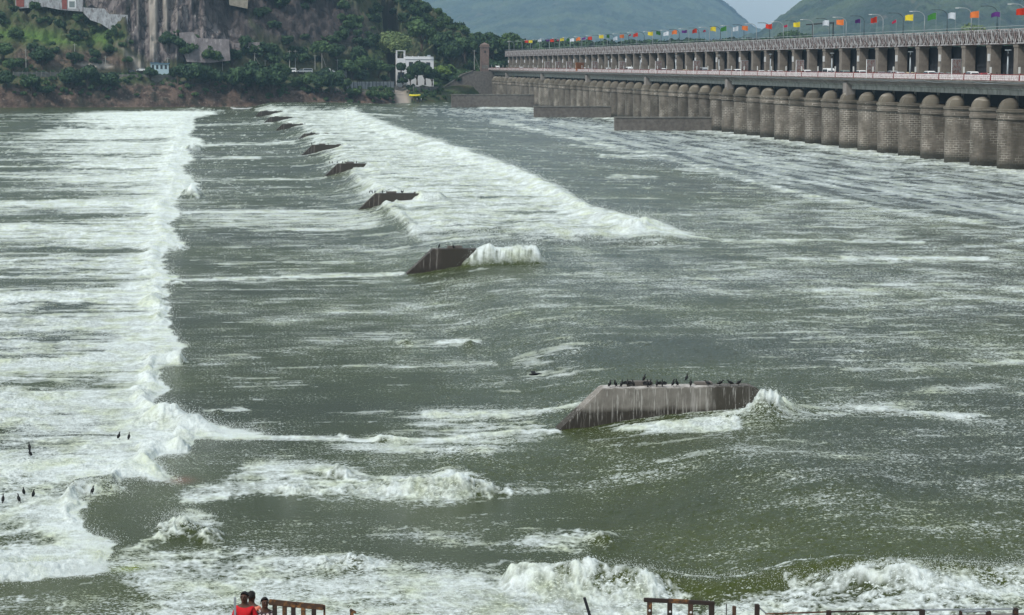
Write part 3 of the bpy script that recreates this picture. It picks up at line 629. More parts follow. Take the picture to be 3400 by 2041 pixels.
yA, yB = PY(N_HI) - 30, 1128.0
deck = empty('bridge_deck', (XB, yA, 0), label='long grey concrete road deck carried on the row of domed piers', cat='bridge deck')
d = MB(); d.prism([(.55, 15.4), (1.5, 15.1), (1.5, 14.75), (10.0, 14.75), (16., 14.75), (16., 15.75), (.55, 15.75)], 0, yB - yA); d.build('slab', m_slab, deck)
d = MB(); d.box(.35, 0, 15.76, .95, yB - yA, 15.98); d.build('kerb', m_conc, deck)
d = MB(); d.box(8.3, 0, 15.754, 8.9, yB - yA, 15.95); d.build('kerb', m_conc, deck)
marks = [n for n in piers if (n + 3) % 8 == 0]
ends = [yA] + sorted([PY(n) for n in marks]) + [yB]
for a, b in zip(ends[:-1], ends[1:]):
    g = MB(); g.prism([(2.1, 13.55), (2.9, 13.55), (2.9, 14.74), (1.75, 14.74), (1.75, 14.55), (2.1, 14.4)], a - yA + 1.6, b - yA - 1.6); g.build('girder', m_girder, deck)
backing = MB(); backing.box(12, 0, 7, 12.6, yB - yA, 14.74); backing.build('breast_wall', m_gate, deck)  # added dark panel that keeps the gaps between domes and girder dark
rd = MB(); rd.box(XB + .96, yA, 15.7, XB + 8.28, 1900, 15.765); tag(rd.build('road', m_road), kind='structure')

rail = empty('road_railing', (XB + .65, yA, 15.98), label='red and white panelled railing along the near edge of the road deck', cat='railing')
L_ = yB - yA
mrx = MB(); mrx.box(-.05, 0, 1.02, .05, L_, 1.12); mrx.build('top_rail', m_red, rail)
mrx = MB(); mrx.box(-.04, 0, .02, .04, L_, .08); mrx.build('bottom_rail', m_red, rail)
pp = MB(); pp.box(-.12, -.16, -.3, .12, .16, 1.3); pbase = pp.build('post', m_red, rail, bevel=.02)
pl = MB(); pl.box(-.14, -.5, 1.3, -.09, .5, 2.35); pl.bar((-.115, 0, .9), (-.115, 0, 1.35), .06); plb = pl.build('reflector_plate', flat('pale_plate', (.5, .5, .48)), rail)
pn = MB()
for q in range(12):
    y0 = .35 + q * 1.165; pn.box(-.075, y0, .1, -.055, y0 + 1.05, .98)
pnl = pn.build('banner_panel', m_banner, rail)
bs = MB()
for q in range(25):
    y0 = .3 + q * .583; bs.box(-.1, y0 - .02, .08, -.08, y0 + .02, 1.03)
for zz in (.4, .7): bs.box(-.098, .2, zz, -.084, 14.4, zz + .025)
bsl = bs.build('grille', m_darkrust, rail)
for i, n in enumerate(piers):
    y = PY(n) - yA + 6.2
    for base in (pbase, plb, pnl, bsl):
        o = base if i == 0 else base.copy()
        if i: C.objects.link(o); o.parent = rail
        o.location = (0, y if base in (pbase, plb) else y + .1, 0)
# service pipes sagging along the slab edge
pw_ = MB()
for n in piers[:-1]:
    y = PY(n) - yA; pts = [(-.2, y - SP + SP * t, -.28 - .22 * math.sin(math.pi * t) * (.6 + .4 * math.sin(n * 3))) for t in [k / 6 for k in range(7)]]
    pw_.tube(pts, .045, 5)
pw_.build('service_pipe', m_pole, rail)

# upper works: columns, raised gates behind them, lattice truss with walkway
gan = empty('gate_gantry', (XB, yA, 0), label='long lattice steel gantry on square stone columns above the road', cat='gantry')
m_col = mat('column_stone', (.23, .205, .175), .92, scale=.9, col2=(.15, .132, .112), bump=.02)
cb = MB(); cb.box(7.9, -1.1, 15.7, 9.9, 1.1, 22.3); cb.box(7.8, -1.25, 21.8, 10.0, 1.25, 22.31); cbo = cb.build('column', m_col, gan, bevel=.04)
gb = MB(); gb.box(10.3, .01, 15.8, 10.5, SP - .01, 22.2)
for q in range(4): gb.box(10.14, 1.4, 17 + q * 1.4, 10.3, SP - 1.4, 17.2 + q * 1.4)
gbo = gb.build('raised_gate', m_gate, gan)
fx = MB(); fx.box(7.5, -.95, 19.4, 7.88, -.55, 20.7); fxo = fx.build('lamp_box', m_white, gan)
tr = MB(); zt, zb_ = 25.1, 22.45
for x in (7.9, 10.2):
    tr.box(x - .09, 0, zt - .12, x + .09, SP, zt); tr.box(x - .1, 0, zb_, x + .1, SP, zb_ + .16)
    for q in range(12):
        y = q * SP / 12; tr.bar((x, y, zb_ + .1), (x, y, zt - .1), .085)
        ya, yb = (y, y + SP / 12) if q % 2 == 0 else (y + SP / 12, y)
        tr.bar((x - .05, ya, zb_ + .1), (x - .05, yb, zt - .1), .10)
        tr.bar((x + .06, yb, zb_ + .1), (x + .06, ya, (zt + zb_) / 2), .07)
for q in range(6): tr.bar((7.9, q * SP / 6, zt - .6), (10.2, q * SP / 6, zt - .6), .1)
tro = tr.build('truss_span', m_steel, gan)
wk = MB(); wk.box(7.75, .05, 22.32, 10.35, SP - .05, 22.44)
wk.box(9.0, .05, 22.45, 9.3, SP - .05, 24.7)  # added dark backdrop that sets off the lattice bars
for q in range(5): wk.box(8.2 + (q % 2) * .3, 1 + q * 2.7, 22.45, 8.95, 2.6 + q * 2.7, 23.3 + .4 * (q % 3))
wko = wk.build('hoist_platform', mat('dark_hoist_paint', (.05, .042, .045), .8, scale=1.0, col2=(.11, .09, .08)), gan)
for i, n in enumerate(piers):
    y = PY(n) - yA
    for base in (cbo, gbo, tro, wko) + ((fxo,) if n % 2 == 0 else ()):
        o = base if (i == 0 and base is not fxo) or (base is fxo and n == N_HI) else base.copy()
        if o is not base: C.objects.link(o); o.parent = gan
        o.location = (0, y, 0)
h = MB(); 
h.tube([(7.85, 0, 25.55), (7.85, L_ , 25.55)], .05, 6); h.build('handrail', m_pole, gan)

# street lamps on the gantry
def lamp(darkp):
    t = empty('street_lamp', (0, 0, 25.1)); p = MB()
    pts = [(0, 0, -.3), (0, 0, 1.6), (0, 0, 2.9)] + [(-1.55 + 1.55 * math.cos(a), 0, 2.9 + 1.25 * math.sin(a)) for a in [R(18 * k) for k in range(1, 6)]] + [(-2.6, 0, 4.16)]
    p.tube(pts, [.1, .09, .085] + [.075] * 5 + [.06], 8); p.build('pole', m_poled if darkp else m_pole, t, True)
    q = MB(); q.box(-3.15, -.14, 4.06, -2.5, .14, 4.2); q.build('lamp_head', m_poled if darkp else m_white, t, bevel=.03); return t
la, lb = lamp(True), lamp(False)
L1 = [x for x in range(len(piers))]
for i, n in enumerate(piers):
    src = la if n % 2 == 0 else lb
    o = src if (i < 2) else copy_tree(src)
    o.location = (XB + 8.1, PY(n) - 3.6, 25.1)
    tag(o, '%s curved street lamp on the gantry, %s lamp from the right end' % ('dark' if n % 2 == 0 else 'pale grey', ordw(i + 1)), 'street lamp', 'curved lamps on the gantry')
# flags
FC = {'yellow': (.75, .6, .04), 'green': (.05, .2, .04), 'white': (.75, .8, .85), 'orange': (.75, .2, .05), 'purple': (.12, .035, .2), 'red': (.62, .045, .02), 'crimson': (.38, .02, .07)}
FM = {k: mat(k + '_cloth', c, .8, .2, 2.0, spec=.1) for k, c in FC.items()}
seq = ['yellow', 'green', 'white', 'orange', 'purple', 'red', 'crimson']
flags = [(3388, 'red', 93), (3306, 'purple', 118), (3236, 'orange', 116), (3158, 'white', 131), (3094, 'green', 135), (3018, 'yellow', 143), (2962, 'crimson', 176), (2898, 'red', 165), (2843, 'purple', 176), (2788, 'orange', 183), (2739, 'white', 188), (2643, 'yellow', 202), (2601, 'crimson', 215), (2550, 'red', 218), (2470, 'orange', 248 * .3774), (2438, 'white', 96), (2399, 'green', 96), (2364, 'yellow', 97), (2330, 'crimson', 103), (2301, 'red', 103), (2268, 'purple', 105), (2235, 'orange', 107), (2207, 'white', 112), (2180, 'green', 110), (2155, 'yellow', 112), (2105, 'red', 116), (2082, 'crimson', 117), (2059, 'orange', 120), (2037, 'white', 128), (2011, 'green', 121), (1991, 'yellow', 122), (1953, 'red', 127), (1932, 'purple', 128), (1914, 'orange', 129), (1893, 'white', 133), (1879, 'green', 131), (1860, 'yellow', 131), (1843, 'crimson', 133), (1827, 'red', 134), (1812, 'purple', 134), (1785, 'white', 134), (1755, 'yellow', 138), (1741, 'red', 138)]
cnt = {}
fpole = None
for i, (px, cname, py) in enumerate(flags):
    if i < 14 : py = py * .4043
    P = atx(px + 13 * (F / 7800) * 1.0 , 120, XB + 8.0); y = P.y; sc = 7800 / y
    zt_ = atx(px, py, XB + 8.0).z; cnt[cname] = cnt.get(cname, 0) + 1
    t = empty('flag', (XB + 8.0, y, 25.1), R(float(rng.normal(0, 16)))); drp = float(rng.uniform(0, .35))
    small = cname == 'crimson'; fh = (.6 if small else (.9 if cname == 'purple' else 1.3)); fwid = .85 if small else 1.6
    p = MB(); p.tube([(0, 0, -.2), (0, 0, zt_ - 25.1 + fh * .5 + .12)], .03, 5); p.build('flag_pole', m_pole, t)
    V = []; Fc = []; nx, nz = 8, 4; ph = rng.uniform(0, 6)
    for side in (0, 1):
        for a in range(nx + 1):
            for b_ in range(nz + 1):
                s_ = a / nx; V.append((-.03 - s_ * fwid, .16 * math.sin(s_ * 5 + ph) * s_ + side * .012, zt_ - 25.1 + fh * (b_ / nz - .5) * (1 - .22 * s_) + .07 * math.sin(ph + s_ * 5) - drp * s_ * s_))
    K = (nx + 1) * (nz + 1)
    for side in (0, 1):
        for a in range(nx):
            for b_ in range(nz): q = side * K + a * (nz + 1) + b_; Fc.append((q, q + 1, q + nz + 2, q + nz + 1))
    me = bpy.data.meshes.new('cloth'); me.from_pydata(V, [], Fc); link('cloth', me, FM[cname], t)
    tag(t, '%s%s flag flying above the gantry, %s %s flag from the right edge' % ('small ' if small else '', cname, ordw(cnt[cname]), cname), 'flag', 'coloured flags along the gantry')
# dark portal frame among the flags
t = empty('sign_portal', (XB + 8.4, 0, 25.1), label='dark rectangular steel portal frame rising above the gantry between flags', cat='sign frame')
ya, yb = atx(2766, 110, XB + 8.4).y, atx(2698, 110, XB + 8.4).y; zt_ = atx(2698, 82, XB + 8.4).z - 25.1
p = MB(); p.box(-.12, ya - .1, -.2, .12, ya + .1, zt_); p.box(-.12, yb - .1, -.2, .12, yb + .1, zt_); p.build('upright', m_gate, t)
p = MB(); p.box(-.1, ya - .4, zt_, .1, yb + 6, zt_ + .3); p.build('crossbeam', m_gate, t)

# hoardings and twin-armed posts behind the railing
m_poster = mat('poster_print', (.55, .33, .27), .7, scale=1.6, col2=(.62, .55, .5), lo=.45, hi=.55); add_layer(m_poster, (.32, .06, .05), 2.6, .55, .62)
pb = empty('poster_board', (0, 0, 15.98)); p = MB(); p.box(-.05, -1.35, .9, .05, 1.35, 3.9); p.build('poster', m_poster, pb)
p = MB()
for s_ in (-1.4, 1.4): p.box(-.06, s_ - .05, 0, .06, s_ + .05, 4.0)
p.box(-.06, -1.35, 3.9, .06, 1.35, 4.0); p.box(-.055, -1.35, .35, .055, 1.35, .9); p.build('board_frame', m_white, pb)
for i, px in enumerate([3175, 2891, 2656, 2472, 2313, 2186, 2065, 1975, 1889, 1852, 1817]):
    o = pb if i == 0 else copy_tree(pb); o.location = (XB + 1.6, atx(px, 225, XB + 1.6).y, 15.77); o.rotation_euler = (0, 0, R(-52))
    tag(o, 'tall printed poster board standing behind the railing, %s board from the right edge' % ordw(i + 1), 'poster board', 'poster boards on the deck')
px = 1925; o = empty('orange_hoarding', (XB + 1.6, atx(px, 225, XB + 1.6).y, 15.77), R(-50), 'orange framed square hoarding behind the railing at the far part of the deck', 'hoarding')
p = MB(); p.box(-.06, -2.2, .5, .06, 2.2, 3.6); p.build('board_panel', flat('orange_board', (.5, .2, .08)), o); p = MB(); p.box(-.1, -1.7, 1.0, -.06, 1.7, 3.1); p.build('print', m_poster, o)
tp = empty('deck_lamp_post', (0, 0, 15.98)); p = MB(); p.tube([(0, 0, 0), (0, 0, 2.2), (0, 0, 4.6)], [.22, .17, .1], 8); p.build('pole', m_pole, tp, True)
p = MB(); p.box(-.12, -1.3, 5.35, .12, 1.3, 5.5); p.bar((0, 0, 4.5), (0, 0, 5.4), .08); p.build('cross_arm', m_pole, tp); p = MB(); p.box(-.14, -.2, 4.4, .14, .2, 4.85); p.build('camera_box', m_black, tp)
for i, px in enumerate([3346, 3022, 2762, 2558, 2387, 2244, 2126, 2020]):
    o = tp if i == 0 else copy_tree(tp); o.location = (XB + 1.35, atx(px, 225, XB + 1.35).y, 15.77)
    tag(o, 'grey T-shaped lamp post on the deck, %s such post from the right edge' % ordw(i + 1), 'lamp post', 'T-shaped posts on the deck')

# divide walls running out from the piers
for (px0, n_, x0, top, bot, lab) in [(2041, -4, 106.6, 4.75, -2, 'dark concrete divide wall jutting from the piers, nearest and longest of three'), (1773, -15, 106.8, 4.8, -2, 'dark concrete divide wall in the middle of the three at the pier feet'), (1499, -28, 98.3, 6.3, -2, 'dark concrete divide wall at the far abutment, most distant of three')]:
    t = empty('divide_wall', (x0, PY(n_), 0), label=lab, cat='wall', group='divide walls below the barrage'); p = MB(); p.box(0, -.9, bot, XB - x0 + 3, .9, top - .35); p.build('wall_body', m_wall, t, bevel=.05)
    p = MB(); p.box(-.12, -1.05, top - .348, XB - x0 + 3, 1.05, top); p.build('coping', m_conc, t, bevel=.04)

# abutment and brick tower at the far end
m_brick = mat('brown_brick', (.21, .15, .13), .9, scale=1.2, col2=(.14, .105, .09), bump=.02)
ab = empty('abutment', (XB, 1128, 0), label='stone abutment wall with sloping top below the brick tower', cat='wall')
p = MB(); pr = [(-24.5, -2), (11, -2), (11, 15.3), (-8, 15.3), (-13, 13.6), (-24.5, 5.6)]; p.prism(pr, 0, 14); p.build('wing_wall', m_wall, ab)
p = MB(); p.prism([(-24.7, 5.62), (-13, 13.62), (-8, 15.32), (-8, 15.75), (-13.2, 14.1), (-24.7, 6.1)], -.3, 1.2); p.build('coping', m_conc, ab)
tw = empty('brick_tower', (0, 1140, 15.3), label='square brown brick tower with a stepped cap at the far end of the barrage', cat='tower'); tw.location.x = aty(1609, 200, 1140).x
p = MB(); p.box(-2, -2, 0, 2, 2, 11.6); p.build('shaft', m_brick, tw, bevel=.06)
p = MB(); p.box(-2.3, -2.3, 11.6, 2.3, 2.3, 12.1); p.box(-2.0, -2.0, 12.1, 2.0, 2.0, 12.9); p.add([(-2.0, -2.0, 12.9), (2.0, -2.0, 12.9), (2.0, 2.0, 12.9), (-2.0, 2.0, 12.9), (0, 0, 13.9)], [(0, 1, 4), (1, 2, 4), (2, 3, 4), (3, 0, 4)]); p.build('cap', m_brick, tw)
p = MB(); p.box(-1.5, -2.06, 1.4, 1.5, -2.0, 2.9); p.build('plaque', m_conc, tw)
p = MB(); p.box(-.35, -2.05, 8.8, .35, -2.0, 10.0); p.build('window', m_gate, tw)

# ------------------------------------------------------------------ vehicles and people on the deck
def car_mesh(kind, paint, t):
    """length along +Y, wheels on z=0"""
    if kind == 'suv': L_, W_, H_ = 4.5, 1.8, 1.75; prof = [(-2.25, .35), (2.2, .35), (2.25, .8), (2.1, 1.02), (1.15, 1.1), (.55, 1.68), (-.2, 1.75), (-1.9, 1.7), (-2.2, 1.1)]; gl = [(1.05, 1.12), (.5, 1.6), (-1.8, 1.6), (-2.05, 1.12)]
    elif kind == 'van': L_, W_, H_ = 4.8, 1.9, 2.2; prof = [(-2.4, .35), (2.35, .35), (2.4, .9), (2.2, 1.2), (1.7, 1.95), (1.3, 2.15), (-2.2, 2.15), (-2.4, 1.8)]; gl = [(2.0, 1.3), (1.6, 1.9), (-2.0, 1.9), (-2.0, 1.3)]
    else: L_, W_, H_ = 3.9, 1.65, 1.5; prof = [(-1.95, .3), (1.9, .3), (1.95, .72), (1.8, .92), (1.0, 1.0), (.4, 1.45), (-.3, 1.5), (-1.3, 1.45), (-1.85, .98)]; gl = [(.9, 1.02), (.38, 1.4), (-1.25, 1.4), (-1.65, 1.02)]
    b = MB(); n = len(prof)
    def sec(x, k, z0=1.0): return [(x * (1 if z < 1.05 else k), y, z) for y, z in prof]
    vs = sec(-W_ / 2, .84) + sec(W_ / 2, .84)
    b.add(vs, [tuple(range(n)), tuple(range(2 * n - 1, n - 1, -1))] + [((i + 1) % n, i, i + n, (i + 1) % n + n) for i in range(n)]); b.build('body', paint, t, bevel=.06)
    g = MB(); m_ = len(gl)
    for s_ in (-1, 1):
        x0, x1 = s_ * (W_ / 2 * .93), s_ * (W_ / 2 * .85); q = [((x0 if z < 1.35 else x1) + s_ * .03, y, z) for y, z in gl]; g.add(q, [tuple(range(m_))])
    g.add([(-W_ * .4, gl[0][0] + .12, gl[0][1] + .04), (W_ * .4, gl[0][0] + .12, gl[0][1] + .04), (W_ * .36, gl[1][0] + .12, gl[1][1]), (-W_ * .36, gl[1][0] + .12, gl[1][1])], [(0, 1, 2, 3)])
    g.add([(-W_ * .38, gl[3][0] - .2, gl[3][1] + .04), (W_ * .38, gl[3][0] - .2, gl[3][1] + .04), (W_ * .34, gl[2][0] - .12, gl[2][1]), (-W_ * .34, gl[2][0] - .12, gl[2][1])], [(0, 1, 2, 3)])
    g.build('windows', m_glass, t)
    for sx in (-1, 1):
        for sy in (-1, 1):
            wv = MB(); wv.tube([(sx * (W_ / 2 - .2), sy * L_ * .31, .32), (sx * (W_ / 2 + .02), sy * L_ * .31, .32)], .32, 12); wv.build('wheel', m_black, t)
paints = {'white': m_white, 'silver': flat('silver_paint', (.4, .42, .43), .35, .4), 'beige': flat('beige_paint', (.55, .48, .3)), 'red': flat('car_red', (.4, .03, .03)), 'grey green': flat('grey_green_paint', (.2, .25, .23)), 'dark': flat('dark_paint', (.05, .05, .06), .3)}
protos = {}
def car(kind, colr, loc, rz, lab, cat, group):
    k = (kind, colr)
    if k in protos: o = copy_tree(protos[k])
    else: o = empty({'suv': 'parked_car', 'van': 'van', 'car': 'hatchback_car'}[kind] if group.startswith('vehicles on the far') else {'suv': 'estate_car', 'van': 'van', 'car': 'hatchback_car'}[kind], (0, 0, 0)); car_mesh(kind, paints[colr], o); protos[k] = o
    o.location = loc; o.rotation_euler = (0, 0, rz); tag(o, lab, cat, group); return o
cars = [(3225, 'suv', 'white'), (3268, 'car', 'red'), (3155, 'car', 'grey green'), (3019, 'car', 'beige'), (2961, 'suv', 'silver'), (2926, 'car', 'silver'), (2862, 'suv', 'white'), (2803, 'suv', 'grey green'), (2752, 'van', 'white'), (2680, 'suv', 'white'), (2632, 'car', 'silver'), (2590, 'car', 'white'), (2560, 'car', 'white'), (2528, 'car', 'white'), (2500, 'car', 'dark'), (2450, 'suv', 'white'), (2240, 'car', 'white'), (2130, 'car', 'silver'), (2020, 'suv', 'white'), (1900, 'car', 'white'), (1775, 'car', 'white'), (1652, 'van', 'white'), (3090, 'suv', 'white'), (3115, 'car', 'silver'), (2990, 'car', 'white'), (2710, 'car', 'dark'), (2415, 'suv', 'silver'), (2372, 'car', 'white'), (2338, 'van', 'silver'), (2275, 'car', 'beige'), (2202, 'suv', 'white'), (2165, 'car', 'white'), (2090, 'van', 'white'), (2050, 'car', 'white'), (1960, 'car', 'silver'), (1935, 'suv', 'white'), (1850, 'car', 'white'), (1730, 'suv', 'white')]
cars.sort(key=lambda c: -c[0])
ctn = {}
for px, k, c in cars:
    ctn[c] = ctn.get(c, 0) + 1; x = XB + (3.2 if px % 3 else 5.6)
    nm = {'suv': 'estate car', 'van': 'van', 'car': 'hatchback car'}[k]
    car(k, c, (x, atx(px, 240, x).y, 15.77), 0 if px % 2 else math.pi, '%s %s behind the deck railing, %s %s vehicle from the right edge' % (c, nm, ordw(ctn[c]), c), 'van' if k == 'van' else 'car', 'vehicles on the deck')

# ---------------- figures
def figure(name, joints, radii, bones, m, parent=None, sub=2, rootv=0):
    me = bpy.data.meshes.new(name); me.from_pydata(joints, bones, []); o = bpy.data.objects.new(name, me); C.objects.link(o)
    o.modifiers.new('skin', 'SKIN'); me.skin_vertices[0].data
    for i, r in enumerate(radii): me.skin_vertices[0].data[i].radius = r if isinstance(r, tuple) else (r, r)
    me.skin_vertices[0].data[rootv].use_root = True
    sm = o.modifiers.new('s', 'SUBSURF'); sm.levels = sub; sm.render_levels = sub
    dg = bpy.context.evaluated_depsgraph_get(); dg.update(); em = bpy.data.meshes.new_from_object(o.evaluated_get(dg)); bpy.data.objects.remove(o)
    return link(name, em, m, parent, True)
def person_body(parent, skin, sh=1.0, arm=.03, wide=1.0, mat_list=None):
    """standing figure facing -Y, feet at z=0, 1.7 m tall"""
    J = [(0, 0, .95), (0, 0, 1.12), (0, -.01, 1.28), (0, 0, 1.40), (0, .0, 1.475), (0, -.015, 1.54), (0, -.02, 1.61), (0, -.015, 1.67)]
    Rr = [(.15 * wide, .11), (.135 * wide, .105), (.165 * wide, .115), (.13 * wide, .09), .052, (.065, .078), (.078, .098), (.05, .065)]
    B = [(0, 1), (1, 2), (2, 3), (3, 4), (4, 5), (5, 6), (6, 7)]
    def chain(start, pts, rs):
        p = start
        for q, r in zip(pts, rs): J.append(q); Rr.append(r); B.append((p, len(J) - 1)); p = len(J) - 1
        return p
    for s in (-1, 1):
        chain(0, [(s * .10, 0, .86), (s * .11, -.01, .50), (s * .115, .02, .09), (s * .12, -.13, .035)], [.085, .058, .038, .035])
        e = chain(3, [(s * .15 * wide, 0, 1.385), (s * (.22 + arm) * wide, .02, 1.11), (s * (.22 + arm), -.08, .88), (s * (.21 + arm), -.10, .82)], [.058, .042, .028, (.016, .036)])
        for k in range(4): chain(e, [(s * (.21 + arm), -.075 - k * .02, .765), (s * (.20 + arm), -.085 - k * .02, .725 + (k == 3) * .012)], [.009, .008])
        chain(e, [(s * (.20 + arm), -.135, .80), (s * (.19 + arm), -.15, .77)], [.010, .008])
    b = figure('body', J, Rr, B, skin, parent)
    return b
def add_head(parent, skin, hair):
    f = MB()
    for s in (-1, 1): f.ell((s * .079, 0, 1.60), (.012, .022, .032), 6, 5)
    f.tube([(0, -.095, 1.628), (0, -.118, 1.585), (0, -.105, 1.575)], [.010, .017, .012], 6); f.build('nose_and_ears', skin, parent, True)
    e = MB()
    for s in (-1, 1): e.ell((s * .031, -.098, 1.622), (.012, .010, .007), 6, 5); e.box(s * .031 - .018, -.105, 1.64, s * .031 + .018, -.095, 1.645)
    e.build('eyes', m_hair, parent, True)
    mo = MB(); mo.ell((0, -.098, 1.545), (.026, .010, .007), 8, 5); mo.build('mouth', flat('lips', (.12, .04, .035)), parent, True)
    V = []; Fc = []; n, m_ = 16, 7                     # hair cap over crown and back
    for j in range(m_ + 1):
        for k in range(n):
            a = 2 * math.pi * k / n; back = .5 + .5 * math.sin(a); low = R(38 + 62 * back); ph = low * j / m_
            V.append((math.cos(a) * math.sin(ph) * .088, math.sin(a) * math.sin(ph) * .108 - .005, 1.605 + math.cos(ph) * .112 + .004 * math.sin(k * 2.1 + j)))
    for j in range(m_):
        for k in range(n): a = j * n + k; b = j * n + (k + 1) % n; Fc.append((a, b, b + n, a + n))
    me = bpy.data.meshes.new('hair'); me.from_pydata(V, [], Fc); link('hair', me, hair, parent, True)
def shirt(parent, m, wide=1.0, arm=.02, collar=False):
    J = [(0, 0, .84), (0, 0, 1.12), (0, -.01, 1.28), (0, 0, 1.39), (0, .0, 1.46)]; Rr = [(.165 * wide, .13), (.14 * wide, .12), (.16 * wide, .13), (.13 * wide, .10), (.072, .072)]; B = [(0, 1), (1, 2), (2, 3), (3, 4)]
    for s in (-1, 1):
        J += [(s * .15 * wide, 0, 1.385), (s * (.20 + arm * .45) * wide, .01, 1.24), (s * (.22 + arm * .7) * wide, .01, 1.17)]; k = len(J); Rr += [.062, .056, .055]; B += [(3, k - 3), (k - 3, k - 2), (k - 2, k - 1)]
    o = figure('shirt', J, Rr, B, m, parent)
    if collar:
        c = MB()
        for s in (-1, 1): c.add([(s * .02, -.135, 1.36), (s * .085, -.10, 1.45), (s * .10, .02, 1.475), (s * .12, -.02, 1.44), (s * .07, -.135, 1.37)], [(0, 1, 2, 3, 4)])
        c.build('collar', m, parent)
def trousers(parent, m):
    J = [(0, 0, .98), (0, 0, .88)]; Rr = [(.16, .12), (.14, .12)]; B = [(0, 1)]
    for s in (-1, 1):
        J += [(s * .10, 0, .82), (s * .11, -.01, .50), (s * .115, .02, .12)]; k = len(J); Rr += [.105, .082, .065]; B += [(1, k - 3), (k - 3, k - 2), (k - 2, k - 1)]
    figure('trousers', J, Rr, B, m, parent)
m_redshirt = mat('red_cotton', (.52, .012, .02), .85, .25, 6); m_orange = mat('salmon_cotton', (.62, .2, .13), .85, .2, 6); m_trs = flat('dark_trousers', (.03, .035, .05), .9)
def check_mat():
    m = bpy.data.materials.new('checked_cotton'); m.use_nodes = True; n = m.node_tree; L = n.links; b = n.nodes['Principled BSDF']; b.inputs['Roughness'].default_value = .9
    tc = n.nodes.new('ShaderNodeTexCoord'); w1 = n.nodes.new('ShaderNodeTexWave'); w1.inputs['Scale'].default_value = 4; w1.inputs['Distortion'].default_value = 1.5; w2 = n.nodes.new('ShaderNodeTexWave'); w2.bands_direction = 'Z'; w2.inputs['Scale'].default_value = 4; w2.inputs['Distortion'].default_value = 1.5
    L.new(tc.outputs['Object'], w1.inputs[0]); L.new(tc.outputs['Object'], w2.inputs[0]); mu = n.nodes.new('ShaderNodeMath'); mu.operation = 'MULTIPLY'; L.new(w1.outputs['Fac'], mu.inputs[0]); L.new(w2.outputs['Fac'], mu.inputs[1])
    r = n.nodes.new('ShaderNodeMapRange'); r.inputs[1].default_value = .12; r.inputs[2].default_value = .4; L.new(mu.outputs[0], r.inputs[0]); mi = n.nodes.new('ShaderNodeMix'); mi.data_type = 'RGBA'
    mi.inputs[6].default_value = (.06, .04, .045, 1); mi.inputs[7].default_value = (.6, .52, .5, 1); L.new(r.outputs[0], mi.inputs[0]); L.new(mi.outputs[2], b.inputs['Base Color']); return m
def person(px, py_top, Y, rz, shirtm, lab, wide=1.0, scale=1.0, collar=False, group=None, fancy=True):
    P = aty(px, py_top, Y); t = empty('person', (P.x, Y, P.z - 1.725 * scale), rz, lab, 'person', group); t.scale = (scale,) * 3
    person_body(t, m_skin, wide=wide); 
    if fancy: add_head(t, m_skin, m_hair)
    shirt(t, shirtm, wide, collar=collar); trousers(t, m_trs); return t
LEDGE = 6.35
person(812, 1961, 46.0, R(-18), m_redshirt, 'dark-skinned man in a bright red shirt at the bottom edge', 1.0, 1.04)
person(834, 1960, 46.55, R(150), m_orange, 'person in a salmon shirt standing just behind the man in red', 1.05, 1.04)
person(879, 1980, 46.1, R(8), check_mat(), 'man in a checked open-collar shirt beside the rusty railing', 1.05, 1.0, True)
# people with the raft on the ramp, and on the deck (a few pixels tall each)
pr0 = empty('person', (0, 0, 0)); person_body(pr0, m_skin); add_head(pr0, m_skin, m_hair); shirt(pr0, flat('purple_shirt', (.18, .14, .3))); trousers(pr0, m_trs)
YR = 1045.
spots = [(1368, 333, 'dark'), (1377, 334, 'purple'), (1385, 332, 'white'), (1392, 334, 'purple'), (1399, 332, 'white'), (1352, 303, 'pale'), (1358, 305, 'pink')]
sh_m = {'dark': m_trs, 'purple': None, 'white': m_white, 'pale': flat('pale_shirt', (.5, .48, .42)), 'pink': flat('pink_shirt', (.5, .25, .22))}
slb = {0: 'person in dark clothes at the left end of the raft carriers on the ramp', 1: 'person in purple under the middle of the yellow raft', 2: 'person in white shirt in the middle of the raft group', 3: 'person in purple shirt at the right of the raft group', 4: 'person in white at the right end of the raft group',
       5: 'person in pale clothes at the top of the ramp', 6: 'person in pink shirt at the top of the ramp beside another'}
for i, (px, py, c) in enumerate(spots):
    o = pr0 if i == 0 else copy_tree(pr0); P = aty(px, py, YR if i < 5 else YR + 8); o.location = (P.x, P.y, P.z - 1.0); o.rotation_euler = (0, 0, i * 1.3); o.scale = (1.25,) * 3
    tag(o, slb[i], 'person', 'people on the far ramp')
    if sh_m[c]:
        for k in o.children:
            if k.name.startswith('shirt'): k.data = k.data.copy(); k.data.materials.clear(); k.data.materials.append(sh_m[c])
dk = [(3283, 'white'), (3310, 'dark'), (3334, 'dark'), (2475, 'white'), (2612, 'white'), (2385, 'pale'), (2300, 'dark'), (1700, 'pale'), (1722, 'pink'), (1688, 'white')]
for i, (px, c) in enumerate(dk):
    o = copy_tree(pr0); x = XB + 2.0; o.location = (x, atx(px, 240, x).y, 15.77); o.rotation_euler = (0, 0, i * 2.1); o.scale = (1.0,) * 3
    tag(o, 'person in %s clothes behind the deck railing, %s walker from the right edge' % (c, ordw(i + 1)), 'person', 'people on the deck')
    if sh_m[c]:
        for k in o.children:
            if k.name.startswith('shirt'): k.data = k.data.copy(); k.data.materials.clear(); k.data.materials.append(sh_m[c])
